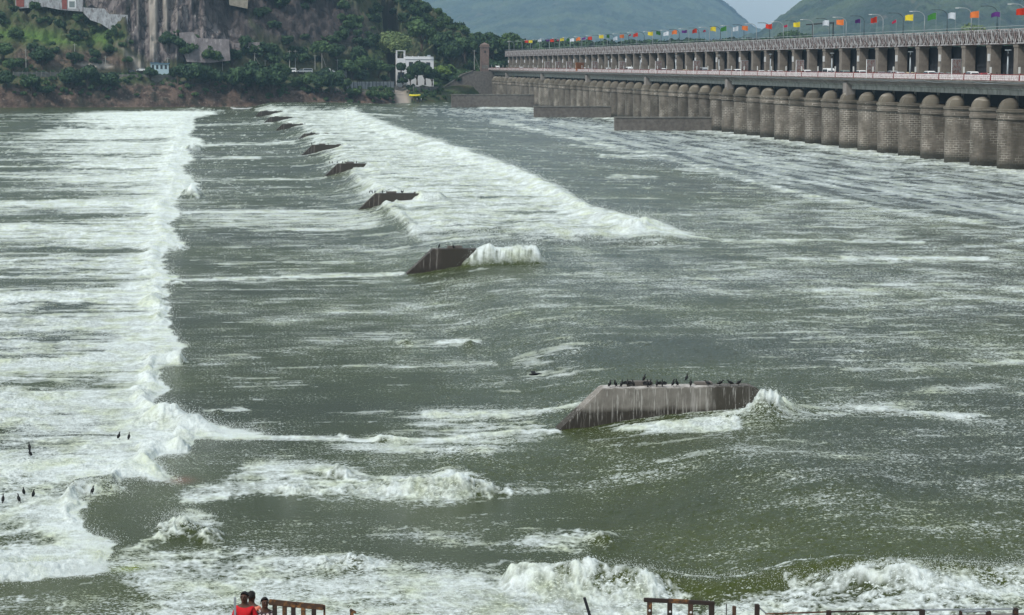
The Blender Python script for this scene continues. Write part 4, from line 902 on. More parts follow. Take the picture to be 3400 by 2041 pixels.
# yellow raft held over the carriers' heads
ry0, ry1 = aty(1361, 315, YR), aty(1394, 314, YR); t = empty('inflatable_raft', ((ry0.x + ry1.x) / 2, YR, ry0.z - .2), label='bright yellow inflatable raft carried by people on the ramp', cat='raft')
hl = (ry1.x - ry0.x) / 2; yel = flat('yellow_rubber', (.85, .72, .02), .5)
p = MB(); pts = [(hl * math.cos(a), .9 * math.sin(a), .12 * abs(math.cos(a)) ** 3) for a in [2 * math.pi * k / 24 for k in range(25)]]; p.tube(pts, .38, 8, cap=False); p.build('tube', yel, t, True)
p = MB(); p.box(-hl + .2, -.8, -.1, hl - .2, .8, 0); p.build('floor', yel, t)

# ------------------------------------------------------------------ weir walls and cormorants
wallprof = [(0, -1.5), (0, -.1), (2.55, 2.28), (10.0, 2.28)] + [(10.0 + .9 * math.sin(R(15 * k)), 2.28 - .9 * (1 - math.cos(R(15 * k)))) for k in range(1, 7)] + [(10.9, -1.5)]
wd = ['with nineteen dark birds standing along its top', 'with white water spilling over its far half', 'with a few birds on its edge and foam behind', 'with thin streaked end and a row of small birds', 'low and dark with foam behind', 'with a square cut upstream end', 'with two birds on its flat top', 'small and dark in the foam', 'lowest in the distance near the far bank']
wt = empty('weir_wall', (0, 0, 0)); b = MB(); b.prism(wallprof[::-1], -.65, .65); b.build('wall_body', m_weir, wt, bevel=.05)
b = MB(); b.box(3.9, .1, 2.284, 5.2, .62, 2.5); b.box(7.4, .1, 2.284, 8.3, .62, 2.42); b.build('ledge_block', m_wall, wt, bevel=.03)
for k in range(9):
    o = wt if k == 0 else copy_tree(wt)
    if k == 1:
        for c_ in o.children:
            if c_.name.startswith('wall_body'): c_.data = c_.data.copy(); c_.data.materials.clear(); c_.data.materials.append(m_weird); wt2 = c_.data
    if k > 1:
        for c_ in o.children:
            if c_.name.startswith('wall_body'): c_.data = wt2
    px, py = [(1830, 1440), (1340, 910), (1180, 693), (1070, 587), (995, 517), (975, 474), (907, 434), (870, 405), (840, 384)][k]
    Yk = WY + WS * k; o.location = (aty(px, py, Yk).x, Yk, -.0 if k < 5 else -.35)
    tag(o, 'grey concrete weir wall %s, %s wall from the viewer' % (wd[k], ordw(k + 1)), 'wall', 'sloping weir walls in the river')
WALLS = [o for o in C.objects if o.name.startswith('weir_wall')]
def cormorant(spread=False, look=1, crouch=False):
    """standing cormorant facing +X, feet at z=0, 0.75 m"""
    t = empty('cormorant', (0, 0, 0)); b = MB()
    if crouch: pts = [(-.30, 0, .20), (-.2, 0, .24), (-.05, 0, .30), (.12, 0, .36), (.22, 0, .42), (.27, 0, .50), (.30, 0, .55), (.35, 0, .56), (.46, 0, .55)]
    else: pts = [(-.16, 0, .10), (-.12, 0, .17), (-.05, 0, .28), (.02, 0, .42), (.05, 0, .53), (.04, 0, .62), (.05, 0, .69), (.09, 0, .725), (.20, 0, .735)]
    b.tube(pts, [.03, .09, .15, .15, .09, .055, .05, .055, .012], 10, 1.0, .9); body = b.build('body', m_bird, t, True)
    tl = MB(); tl.add([(-.12, -.03, .16), (-.12, .03, .16), (-.24, .06, .0), (-.24, -.06, .0), (-.13, 0, .12)], [(0, 1, 2, 3), (0, 3, 4), (1, 4, 2)]) if not crouch else tl.add([(-.25, -.03, .22), (-.25, .03, .22), (-.46, .05, .16), (-.46, -.05, .16), (-.3, 0, .17)], [(0, 1, 2, 3), (0, 3, 4), (1, 4, 2)]); tl.build('tail', m_bird, t)
    f = MB()
    for s in (-1, 1): f.tube([(-.02, s * .05, .2), (0, s * .05, .03)], .012, 5); f.add([(-.03, s * .05, .0), (.09, s * .02, .0), (.10, s * .05, .005), (.09, s * .08, .0), (0, s * .05, .03)], [(0, 1, 4), (1, 2, 4), (2, 3, 4), (3, 0, 4)])
    f.build('feet', m_bird, t)
    for s in (-1, 1):
        w_ = MB()
        if spread: w_.add([(.02, s * .06, .46), (0, s * .22, .55), (-.02, s * .50, .42), (-.05, s * .44, .22), (-.07, s * .28, .18), (-.08, s * .1, .2), (.03, s * .25, .45)], [(0, 1, 6), (1, 2, 6), (2, 3, 6), (3, 4, 6), (4, 5, 6), (5, 0, 6)])
        else:
            ww = [(p[0] - .01, s * .075, p[2]) for p in pts[1:5]]; w_.tube(ww, [.03, .05, .05, .02], 6, .5, 1.4)
        w_.build('wing', m_bird, t, True)
    return t
cp = {'stand': cormorant(), 'spread': cormorant(True), 'crouch': cormorant(False, 1, True)}
used = set()
def bird(kind, loc, rz, lab, group, sc=1.0):
    o = cp[kind] if kind not in used else copy_tree(cp[kind]); used.add(kind); o.location = loc; o.rotation_euler = (0, 0, rz); o.scale = (sc,) * 3; return tag(o, lab, 'bird', group)
bl = [(672, 'stand', 0), (723, 'stand', .3), (780, 'stand', 0), (835, 'spread', 1), (885, 'stand', 0), (985, 'stand', 2), (1015, 'spread', 0), (1040, 'stand', 0), (1102, 'stand', 0), (1150, 'spread', 0), (1250, 'stand', 0), (1283, 'stand', .2), (1372, 'stand', 2), (1410, 'stand', 0), (1568, 'crouch', 0), (1675, 'crouch', 0), (1775, 'crouch', 0), (1845, 'crouch', 0)]
for i, (zx, k, bk) in enumerate(bl):
    px = 1780 + zx * .3641; Yb = WY - .35 + .3 * min(bk, 1) + (.1 if bk == 2 else 0); z = 2.29 if bk < 2 else 2.5
    bird(k, (aty(px, 1285, Yb).x, Yb, z), [0, math.pi, .4, 1.2, 2.6][i % 5] if k != 'spread' else R(80), 'black cormorant %s on the nearest weir wall, %s from its left' % ({'stand': 'standing upright', 'spread': 'half spreading wings', 'crouch': 'leaning forward'}[k], ordw(i + 1)), 'cormorants on the weir walls', .5)
far_b = {1: [(1458, 0), (1505, 0)], 2: [(1228, 0), (1235, 0), (1245, 0), (1270, 1), (1333, 0), (1338, 0)], 3: [(1094, 0), (1104, 0), (1120, 0), (1138, 0), (1146, 0), (1184, 0), (1255, 0)], 4: [(1035, 0), (1090, 0)], 5: [(1035, 0)], 6: [(977, 0), (1013, 0)]}
nmw = {1: 'second', 2: 'third', 3: 'fourth', 4: 'fifth', 5: 'sixth', 6: 'seventh'}
for k, lst in far_b.items():
    for j, (px, _) in enumerate(lst):
        Yk = WY + WS * k; bird('stand', (aty(px, 600, Yk).x, Yk, 2.29 if k < 5 else 1.94), j * 2.4, 'small dark bird on the %s nearest weir wall, %s bird from its left' % (nmw[k], ordw(j + 1)), 'cormorants on the weir walls', .55)
for i, (zx, zy) in enumerate([(790, 283), (857, 288), (195, 355), (200, 398), (157, 652), (222, 668), (615, 645), (20, 700), (124, 698)]):
    px, py = zx * .4994, 1300 + zy * .4994; P = atz(px, py, .25); bird('stand', (P.x, P.y, .0), i * 1.1, 'black bird on the foam at the lower left, %s of those from the left' % ordw([7, 9, 4, 5, 3, 6, 8, 1, 2][i]), 'cormorants swimming at the lower left', .5)
P = aty(1775, 1243, 112); t = empty('flying_bird', P, R(10), 'dark bird gliding low over the water, left of and above the wall of cormorants', 'bird')
b = MB(); b.tube([(-.3, 0, 0), (-.12, 0, .01), (.1, 0, .02), (.25, 0, .04), (.36, 0, .05)], [.02, .06, .07, .03, .01], 8); b.build('body', m_bird, t, True)
for s in (-1, 1): b = MB(); b.add([(.1, s * .05, .04), (.12, s * .3, .12), (0, s * .62, .10), (-.1, s * .35, .09), (-.1, s * .05, .02), (0, s * .3, .13)], [(0, 1, 5), (1, 2, 5), (2, 3, 5), (3, 4, 5), (4, 0, 5)]); b.build('wing', m_bird, t)
# ------------------------------------------------------------------ the far bank and its cliffs
def shore(X):
    y = 998 + .30 * (np.clip(X, -400, 75) + 87); y = np.where(X > 75, 1046 + (X - 75) * 1.5, y); y = np.where(X > 131, 1130 + (X - 131) * .15, y)
    return np.where(X < -87, 998 + (X + 87) * -.12, y)
tx = np.concatenate([np.linspace(-420, -110, 60)[:-1], np.linspace(-110, 190, 560), np.linspace(190, 900, 110)[1:]]); tt = np.concatenate([np.linspace(-6, 120, 300)[:-1], np.linspace(120, 900, 60)])
TX, TT = np.meshgrid(tx, tt); TY = shore(TX) + TT + fbm(TX / 12, TT / 12, 3, 101) * 3.0 * sstep(-6, 6, TT) * sstep(900, 100, TT)
def lerpx(x, pts): return np.interp(x, [p[0] for p in pts], [p[1] for p in pts])
plat = lerpx(TX, [(-420, 13), (-40, 12.5), (20, 12.5), (55, 9), (80, 7.5), (110, 8), (132, 14), (900, 15)])
# a ramp comes down to the water beside the abutment
ramp = np.exp(-((TX - 86 - TT * .02) / 3.6) ** 4)
bank = plat * (1 - np.exp(-np.maximum(TT, 0) / lerpx(TX, [(-420, 5.5), (20, 5.5), (60, 10), (95, 14), (131, 6), (900, 6)])))
rocky = fbm(TX / 7, TT / 5, 5, 111, .6); crag = 1 - np.abs(fbm(TX / 9 + 5, TT / 7, 4, 115)) * 2
bank = bank + (rocky * 3.4 + crag * .9 - .6) * sstep(-1, 5, TT) * sstep(30, 10, TT) * (TX < 75) - 2.5 * sstep(0, -5, TT)
Hmax = lerpx(TX, [(-420, 75), (-100, 64), (85, 66), (98, 58), (115, 43), (128, 33), (143, 27), (158, 22), (180, 17), (900, 16)])
slope = lerpx(TX, [(-420, .5), (-52, .5), (-44, .9), (-36, 2.3), (-8, 2.6), (8, 1.15), (60, .95), (80, .55), (110, .42), (160, .4), (900, .3)])
start = lerpx(TX, [(-420, 26), (-60, 24), (-36, 42), (-8, 42), (8, 40), (60, 50), (110, 30), (900, 40)])
hill = np.minimum(Hmax - plat, np.maximum(TT - start, 0) * slope)
terr = fbm(TX / 30, TT / 30, 4, 121); fine_t = fbm(TX / 6, TT / 8, 5, 125, .6); vert = fbm(TX / 3.0, TT / 40, 4, 131, .65)
steep = sstep(1.2, 2.2, slope)
TZ = bank + hill * (1 + terr * .22) + hill ** .5 * (fine_t * 1.4)
TYd = TY - steep * (hill > 1) * vert * 4.5 - steep * (hill > 1) * fine_t * 2.5 - (slope < 1.2) * (hill > 1) * crag * 1.5 * sstep(8, 12, TX) * sstep(75, 50, TX)
TZ = np.where(ramp > .02, TZ * (1 - ramp) + ramp * np.clip(TT * .17 - .2, -1, 8.2), TZ)
tu, tv = proj(TX, TYd, TZ); wq = fbm(TX / 5, TZ / 5, 3, 141) * 26
def cm(pts, fe=20): return sample(np.clip(.5 + poly_sd(pts) / fe, 0, 1).astype(np.float32), tu + wq, tv + wq * .5)
rock = np.maximum.reduce([cm([(425, -40), (790, -40), (835, 60), (850, 130), (770, 205), (590, 200), (500, 215), (430, 150), (415, 90)]), cm([(-190, 292), (300, 296), (620, 270), (900, 290), (1180, 300), (1350, 320), (1350, 380), (-190, 380)], 14) * (TT < 25), cm([(790, -40), (1110, -40), (1200, 60), (1245, 130), (1150, 165), (1000, 150), (900, 140), (830, 90)], 60), cm([(255, -30), (430, -30), (430, 60), (300, 40)], 20)])
red = np.maximum(cm([(-190, 290), (620, 275), (1350, 320), (1350, 380), (-190, 380)], 12), cm([(50, 160), (380, 160), (470, 230), (300, 235), (40, 225)], 40) * .9)
pale = np.maximum(cm([(440, -40), (560, -40), (590, 60), (560, 150), (500, 200), (440, 120)], 30), 0) * sstep(-.1, .35, vert)
dark_r = cm([(640, -40), (800, -40), (1110, -40), (1210, 60), (1250, 140), (1150, 170), (1000, 160), (820, 150), (700, 60)], 60)
bright = np.maximum.reduce([cm([(790, 35), (880, 95), (800, 75)], 22), cm([(-100, 85), (140, 100), (300, 150), (380, 170), (200, 150), (20, 130), (-100, 120)], 40), cm([(450, 120), (380, 130), (340, 160), (280, 150), (320, 110)], 40), cm([(1450, 225), (1560, 230), (1440, 290), (1400, 270)], 20)])
sc_patch = cm([(395, 150), (500, 225), (440, 232), (420, 180)], 14) * .8 + cm([(235, 208), (340, 205), (380, 222), (330, 226), (260, 214)], 8)
n0, n1 = TX.shape; idx = np.arange(n0 * n1).reshape(n0, n1)
Fq = np.stack([idx[:-1, :-1], idx[:-1, 1:], idx[1:, 1:], idx[1:, :-1]], -1).reshape(-1, 4)
me = np_mesh('river_bank', np.stack([TX, TYd, TZ], -1).reshape(-1, 3), Fq)
for nm, arr in (('rock', rock), ('red', red), ('pale', np.clip(pale + sc_patch, 0, 1)), ('bright', bright), ('dark_r', dark_r), ('concrete', ramp * sstep(0, 3, TT))):
    at = me.attributes.new(nm, 'FLOAT', 'POINT'); at.data.foreach_set('value', np.ascontiguousarray(arr, np.float32).ravel())
m = bpy.data.materials.new('bank_soil_and_rock'); m.use_nodes = True; n = m.node_tree; L = n.links; b = n.nodes['Principled BSDF']; b.inputs['Roughness'].default_value = .95; b.inputs['Specular IOR Level'].default_value = .15
g = n.nodes.new('ShaderNodeNewGeometry')
def nz(sc, st, lo, hi):
    mp = n.nodes.new('ShaderNodeMapping'); mp.inputs['Scale'].default_value = st; L.new(g.outputs['Position'], mp.inputs[0]); x = n.nodes.new('ShaderNodeTexNoise'); x.inputs['Scale'].default_value = sc; x.inputs['Detail'].default_value = 6; x.inputs['Roughness'].default_value = .65; L.new(mp.outputs[0], x.inputs[0])
    r = n.nodes.new('ShaderNodeMapRange'); r.inputs[1].default_value = lo; r.inputs[2].default_value = hi; L.new(x.outputs['Fac'], r.inputs[0]); return r.outputs[0]
def mxc(f, a, c):
    x = n.nodes.new('ShaderNodeMix'); x.data_type = 'RGBA'
    if isinstance(f, str): q = n.nodes.new('ShaderNodeAttribute'); q.attribute_name = f; f = q.outputs['Fac']
    L.new(f, x.inputs[0])
    for i, k in ((6, a), (7, c)):
        if isinstance(k, tuple): x.inputs[i].default_value = (*k, 1)
        else: L.new(k, x.inputs[i])
    return x.outputs[2]
grass = mxc(nz(.12, (1, 1, 1), .4, .6), (.05, .075, .03), (.085, .08, .045)); grass = mxc('bright', grass, mxc(nz(.5, (1, 1, 1), .4, .6), (.10, .17, .04), (.06, .11, .03)))
rk = mxc(nz(.35, (1, 1, .3), .38, .62), (.12, .105, .105), (.20, .175, .168)); rk = mxc(nz(1.1, (1, 1, .12), .58, .66), rk, (.36, .35, .32)); rk = mxc(nz(.14, (1, 1, .6), .5, .6), rk, (.06, .052, .055))
rd_ = mxc(nz(.25, (1, 1, 1), .42, .6), (.062, .042, .034), (.14, .10, .078)); rd_ = mxc(nz(.9, (1, 1, 1), .58, .66), rd_, (.22, .18, .15)); rd_ = mxc(nz(.12, (1, 1, 1), .52, .6), rd_, (.04, .036, .026))
crk = n.nodes.new('ShaderNodeTexVoronoi'); crk.feature = 'DISTANCE_TO_EDGE'; crk.inputs['Scale'].default_value = .16; mpv = n.nodes.new('ShaderNodeMapping'); mpv.inputs['Scale'].default_value = (1, 1, .35); adv = n.nodes.new('ShaderNodeVectorMath'); nvv = n.nodes.new('ShaderNodeTexNoise'); nvv.inputs['Scale'].default_value = .12; nvv.inputs['Detail'].default_value = 5; L.new(g.outputs['Position'], nvv.inputs[0]); scv = n.nodes.new('ShaderNodeVectorMath'); scv.operation = 'SCALE'; scv.inputs['Scale'].default_value = 14; L.new(nvv.outputs['Color'], scv.inputs[0]); L.new(g.outputs['Position'], adv.inputs[0]); L.new(scv.outputs[0], adv.inputs[1]); L.new(adv.outputs[0], mpv.inputs[0]); L.new(mpv.outputs[0], crk.inputs['Vector'])
crr = n.nodes.new('ShaderNodeMapRange'); crr.inputs[1].default_value = .02; crr.inputs[2].default_value = .10; crr.inputs[3].default_value = .85; crr.inputs[4].default_value = 0; L.new(crk.outputs['Distance'], crr.inputs[0])
rk = mxc('dark_r', rk, mxc(nz(.3, (1, 1, .4), .4, .62), (.045, .038, .038), (.085, .072, .068))); rk = mxc(crr.outputs[0], rk, (.035, .03, .03))
colr = mxc('rock', grass, rk); colr = mxc('red', colr, rd_); colr = mxc('pale', colr, (.34, .31, .27)); colr = mxc('concrete', colr, (.33, .29, .25)); L.new(colr, b.inputs['Base Color'])
bu = n.nodes.new('ShaderNodeBump'); bu.inputs['Distance'].default_value = .6; L.new(nz(.7, (1, 1, .5), 0, 1), bu.inputs['Height']); L.new(bu.outputs[0], b.inputs['Normal'])
o = link('river_bank', me, m, None, True); tag(o, kind='structure')
def ground_at(x, t):
    i = int(np.clip(np.searchsorted(tt, t), 0, n0 - 1)); j = int(np.clip(np.searchsorted(tx, x), 0, n1 - 1)); return float(TX[i, j]), float(TYd[i, j]), float(TZ[i, j])
def ground_px(px, py):
    """ground point met by the sight line through a measured place (nearest one)"""
    d = (tu - px) ** 2 + (tv - py) ** 2; d = np.where(TT < 1, 1e9, d); near = np.where(d < max(d.min() * 4, 16)); k = np.argmin(TYd[near]); i, j = near[0][k], near[1][k]
    return float(TX[i, j]), float(TYd[i, j]), float(TZ[i, j])

# ---------------- trees
def crown_arrays(seed, rx, rz, nb=16, leaf=.55, nl=2600, flat_=1.0):
    r_ = np.random.default_rng(seed); cs = []
    for k in range(nb):
        d = r_.normal(size=3); d /= np.linalg.norm(d); d[2] = abs(d[2]) * .9 - .25; rad = r_.uniform(.35, .78); cs.append((d[0] * rx * rad, d[1] * rx * rad, rz * (1 + d[2] * rad * 1.15) * .9 + .2, r_.uniform(.26, .46) * rx))
    cs = np.array(cs); w_ = cs[:, 3] ** 2; ch = r_.choice(nb, nl, p=w_ / w_.sum()); d = r_.normal(size=(nl, 3)); d /= np.linalg.norm(d, axis=1)[:, None]
    c = cs[ch, :3] + d * cs[ch, 3:4] * r_.uniform(.72, 1.08, (nl, 1)) * np.array([1, 1, .8 * flat_])
    nrm = d + r_.normal(size=(nl, 3)) * .55; nrm /= np.linalg.norm(nrm, axis=1)[:, None]; t1 = np.cross(nrm, r_.normal(size=(nl, 3))); t1 /= np.linalg.norm(t1, axis=1)[:, None]; t2 = np.cross(nrm, t1)
    s1 = r_.uniform(.5, 1.2, (nl, 1)) * leaf; s2_ = s1 * r_.uniform(.5, .9, (nl, 1))
    V = np.stack([c - t1 * s1, c + t2 * s2_, c + t1 * s1, c - t2 * s2_], 1); return V.reshape(-1, 3), np.arange(nl * 4).reshape(-1, 4), cs
def tree_proto(seed, rx, rz, trunk_h, mt, leaf=.5, nl=2400, name='tree', nb=16):
    t = empty(name, (0, 0, 0)); V, Fc, cs = crown_arrays(seed, rx, rz, nb, leaf, nl); V[:, 2] += trunk_h
    b = MB(); b.tube([(0, 0, -.6), (.1, 0, trunk_h * .6), (0, .1, trunk_h + rz * .4), (0, 0, trunk_h + rz)], [.28 + rx * .03, .22 + rx * .02, .16, .06], 7)
    for c in cs[:7]: b.tube([(0, 0, trunk_h * .7 + rz * .1), (c[0] * .45, c[1] * .45, trunk_h + c[2] * .55), (c[0], c[1], trunk_h + c[2])], [.14, .09, .04], 5)
    b.build('trunk', m_bark, t, True); link('crown', np_mesh('crown', V, Fc), mt, t); return t
tp_ = {'dark': [tree_proto(s, 4.0, 3.6, .8, m_leaf['dark'], .5, 3000, 'shrub_tree') for s in (1, 2, 3)], 'mid': [tree_proto(s, 4.0, 3.8, 1.2, m_leaf['mid'], .5, 3000, 'shrub_tree') for s in (4, 5, 6)], 'bright': [tree_proto(7, 4, 2.8, .5, m_leaf['bright'], .45, 3000, 'shrub_tree')]}
usedt = set(); tcount = [0]
def tree(px, py, r, kind, lab, group='shrubs and trees along the far bank', zs=1.0):
    lst = tp_[kind]; p_ = lst[tcount[0] % len(lst)]; tcount[0] += 1; x, y, z = ground_px(px, py) if not (1310 < px < 1450) else tuple(aty(px, py, 1106 - (px % 7)))
    o = copy_tree(p_) if p_.name in usedt else p_; usedt.add(p_.name); o.location = (x, y, z - .5); o.scale = (r / 4., r / 4., r / 4. * zs); o.rotation_euler = (0, 0, tcount[0] * 1.9); tag(o, lab, 'tree', group); return o
bank_trees = [(1500, 215, 7, 'dark', 1.1), (1545, 205, 7, 'mid', 1.1), (1470, 190, 8, 'dark', 1.1), (1580, 200, 7, 'dark', 1.2), (1640, 205, 8, 'dark', 1.2), (1690, 205, 8, 'mid', 1.1), (1400, 160, 8, 'mid', 1), (1120, 215, 6, 'dark', 1.1), (1070, 205, 6, 'mid', 1), (20, 300, 5, 'dark', 1), (110, 310, 5.5, 'dark', .9), (150, 318, 4.5, 'dark', .8), (235, 300, 6, 'dark', 1), (295, 296, 7, 'dark', 1.0), (350, 300, 6.5, 'dark', .9), (500, 262, 3.5, 'dark', 1), (590, 280, 5.5, 'dark', 1.1), (640, 296, 7.5, 'dark', 1.1), (700, 292, 6, 'dark', 1),
              (760, 300, 6, 'dark', 1), (800, 318, 7.5, 'dark', 1.2), (850, 322, 8, 'dark', 1.2), (900, 318, 8, 'dark', 1.1), (930, 285, 6, 'mid', 1), (1020, 300, 5, 'mid', 1), (1065, 318, 6, 'dark', 1.2), (1100, 320, 6.5, 'dark', 1.3), (1150, 300, 3.5, 'mid', 1), (1180, 330, 4, 'mid', .8), (1240, 335, 4.5, 'mid', .7), (1290, 330, 3.5, 'mid', .7),
              (1338, 284, 3.2, 'dark', .9), (1362, 276, 3.6, 'dark', 1.0), (1385, 272, 5.0, 'dark', 1.2), (1412, 272, 5.4, 'dark', 1.1), (1332, 250, 3.2, 'dark', 1.4), (1435, 276, 4.2, 'dark', 1.0), (1465, 255, 5.5, 'bright', .9), (1495, 245, 4.5, 'bright', .9), (1530, 262, 4, 'mid', .8), (1210, 250, 6, 'mid', 1), (1260, 258, 5, 'mid', 1), (1170, 262, 5.5, 'mid', 1.0), (1290, 250, 4, 'mid', .9),
              (10, 210, 6, 'mid', .9), (140, 225, 6, 'dark', 1), (45, 245, 4.5, 'mid', 1), (240, 210, 4, 'dark', 1), (560, 170, 5.5, 'dark', 1), (595, 185, 5.5, 'dark', 1), (640, 205, 6, 'mid', .9), (690, 215, 5.5, 'mid', .9), (740, 225, 4.5, 'dark', 1), (770, 215, 5.5, 'dark', 1)]
for i, (px, py, r, k, zs) in enumerate(bank_trees):
    row = 'on the bank above the water' if py > 255 else 'on the slope behind the bank'
    tree(px, py, r * .92, k, '%s leafy tree %s, number %s of these bank trees counting by build' % (k, row, i) if False else '%s green bushy tree %s, %s' % ({'dark': 'dark', 'mid': 'mid', 'bright': 'bright'}[k], row, ''), zs=zs)['_px'] = px
for row in ('on the bank above the water', 'on the slope behind the bank'):
    for kd in ('dark', 'mid', 'bright'):
        L_s = sorted([o for o in C.objects if o.get('_px') is not None and row in o['label'] and o['label'].startswith(kd)], key=lambda o: o['_px'])
        for i, o in enumerate(L_s): o['label'] = '%s green bushy tree %s, %s from the left' % (kd, row, ordw(i + 1))
for o in C.objects:
    if o.get('_px') is not None: del o['_px']
big = tree_proto(31, 10.5, 8.0, 3, m_leaf['light'], .55, 9000, 'broad_tree', 34); x, y, z = ground_px(1310, 215); big.location = (aty(1312, 150, 1132).x, 1132, 17.5); tag(big, 'large pale green spreading tree behind the white building', 'tree')
b2 = tree_proto(33, 6.5, 4.5, 2, m_leaf['light'], .5, 4200, 'broad_tree', 20); b2.location = (aty(1245, 200, 1124).x, 1124, 15.5); tag(b2, 'smaller pale green tree left of the large pale tree', 'tree')
# woodland on the hill: one mass of leaf clumps
FV = []; FM_ = {'dark': [], 'mid': []}
base = {'dark': [crown_arrays(s, 4.2, 3.6, 9, .75, 620)[0] for s in (41, 42, 43)], 'mid': [crown_arrays(s, 4.2, 3.4, 9, .75, 620)[0] for s in (44, 45)]}
gd = cm([(560, 110), (640, 120), (760, 180), (880, 150), (1050, 160), (1180, 175), (1260, 130), (1200, 60), (1110, -60), (1900, -60), (1900, 260), (1130, 262), (900, 235), (600, 215)], 40)
gd = np.maximum(gd, cm([(830, -20), (930, -60), (1010, 130), (880, 150), (800, 60)], 40) * .7); gd = np.maximum(gd, cm([(860, -40), (1130, -40), (1260, 120), (1150, 175), (960, 170)], 60) * .8 * (fbm(TX / 10, TT / 16, 3, 301) > -.05)); gd = np.maximum(gd, cm([(-200, -60), (55, -60), (55, 30), (300, 70), (420, 110), (470, 200), (440, 250), (-200, 160)], 30) * .8)
gd = np.maximum(gd, (TX > 150) * 1.0 * (TT > 12)) * (TT > 14) * (ramp < .1) * (TT < 400)
gd = gd * (1 - .9 * ((np.abs(tv - 232) < 14) & (tu < 1140))) * (1 - cm([(880, 225), (1140, 225), (1140, 245), (880, 245)], 8)) * (1 - .9 * cm([(1300, 160), (1450, 160), (1450, 300), (1300, 300)], 10))
area = np.gradient(TX, axis=1) * np.gradient(TT, axis=0) * np.sqrt(1 + np.minimum(slope, 2) ** 2 * (hill > 1)); pwt = (gd * area * (TX > -130) * (TX < 520) * np.where(TX > 190, .35, 1)).ravel(); pwt /= pwt.sum(); pick = rng.choice(pwt.size, 2900, p=pwt)
for q in pick:
    k = 'mid' if perlin(np.array([TX.ravel()[q] / 25]), np.array([TT.ravel()[q] / 25]), 161)[0] > .12 else 'dark'
    V = base[k][rng.integers(len(base[k]))]; a = rng.uniform(0, 6.28); s_ = rng.uniform(.5, 1.15) * (.7 if TX.ravel()[q] < -10 else 1.0); ca, sa = math.cos(a) * s_, math.sin(a) * s_
    FM_[k].append(np.stack([V[:, 0] * ca - V[:, 1] * sa + TX.ravel()[q], V[:, 0] * sa + V[:, 1] * ca + TYd.ravel()[q], V[:, 2] * s_ * rng.uniform(.8, 1.2) + TZ.ravel()[q] - .8], 1))
for k, nm in (('dark', 'hillside_woodland'), ('mid', 'lighter_woodland')):
    V = np.concatenate(FM_[k]); o = link(nm, np_mesh(nm, V, np.arange(len(V)).reshape(-1, 4)), m_leaf[k]); tag(o, {'dark': 'dense dark green woodland covering the hillside beyond the river', 'mid': 'lighter green patches of woodland mixed through the hillside'}[k], 'woodland', kind='stuff')
del FM_, V
# low scrub along the rocky bank
V0 = crown_arrays(51, 1.4, .9, 5, .34, 150)[0]; LV = []
sw = (TT > 2) & (TT < 40) & (TX > -130) & (TX < 110) & (ramp < .05); wt_ = (sw * (fbm(TX / 9, TT / 6, 3, 171) + .12).clip(0)).ravel(); wt_ /= wt_.sum()
for q in rng.choice(wt_.size, 900, p=wt_): a = rng.uniform(0, 6.28); s_ = rng.uniform(.5, 1.4); LV.append(np.stack([V0[:, 0] * math.cos(a) * s_ - V0[:, 1] * math.sin(a) * s_ + TX.ravel()[q], V0[:, 0] * math.sin(a) * s_ + V0[:, 1] * math.cos(a) * s_ + TYd.ravel()[q], V0[:, 2] * s_ + TZ.ravel()[q] - .2], 1))
V = np.concatenate(LV); tag(link('scrub', np_mesh('scrub', V, np.arange(len(V)).reshape(-1, 4)), m_leaf['mid']), 'low green scrub growing over the reddish rocky bank', 'scrub', kind='stuff')

# ---------------- far hills
def hill_mesh(name, prof, Yc, depth, m, seed, spur=.14):
    """ridge whose crest follows measured heights, falling towards the viewer with spurs and gullies"""
    xs = np.array([aty(p[0], p[1], Yc).x for p in prof]); zs = np.array([aty(p[0], p[1], Yc).z for p in prof])
    gx = np.linspace(xs.min(), xs.max(), 420); gt = np.linspace(0, 1, 130); GX, GT = np.meshgrid(gx, gt)
    crest = np.interp(GX, xs, zs); s_ = np.sin(GT * math.pi) ; front = np.where(GT < .5, 1 - np.abs(1 - GT * 2) ** .95, 1 - np.abs(GT * 2 - 1) ** .9)
    nse = fbm(GX / (depth * .22), GT * 3.5, 5, seed, .55); Zh = crest * np.clip(front, 0, 1) * (1 + spur * nse * np.sin(np.clip(GT * 2, 0, 1) * math.pi)) + (fbm(GX / 60, GT * depth / 60, 4, seed + 3, .6) * 16 + fbm(GX / 16, GT * depth / 16, 2, seed + 8) * 7) * (GT > .02)
    GY = Yc - depth + GT * 2 * depth + nse * depth * .16 * (GT < .5)
    GX2 = GX * (GY / Yc)
    a, b_ = GX.shape; idx = np.arange(a * b_).reshape(a, b_); Fq = np.stack([idx[:-1, :-1], idx[:-1, 1:], idx[1:, 1:], idx[1:, :-1]], -1).reshape(-1, 4)
    o = link(name, np_mesh(name, np.stack([GX2, GY, Zh], -1).reshape(-1, 3), Fq), m, None, True); tag(o, kind='structure'); return o
m_h = mat('forested_slope', (.018, .036, .022), .95, scale=.006, col2=(.06, .085, .04), detail=9, bump=70, bscale=.014, lo=.42, hi=.6); add_layer(m_h, (.12, .10, .075), .02, .6, .66, (1, 1, .4), .6)
pa = [(300, 120), (800, 40), (1100, -60), (1350, -40), (1430, -22), (1500, -50), (1700, -110), (1900, -150), (2100, -120), (2280, -60), (2385, -12), (2415, 10), (2450, 42), (2475, 62), (2500, 85), (2530, 97), (2600, 120), (2750, 150), (2900, 200), (3000, 213)]
hill_mesh('far_hill', pa, 9500, 2600, m_h, 201)
pb_ = [(2380, 205), (2440, 150), (2490, 112), (2524, 100), (2545, 86), (2565, 76), (2593, 50), (2612, 36), (2633, 24), (2674, 0), (2720, -30), (2850, -90), (3050, -160), (3300, -190), (3700, -150), (4300, -60), (5200, 100)]
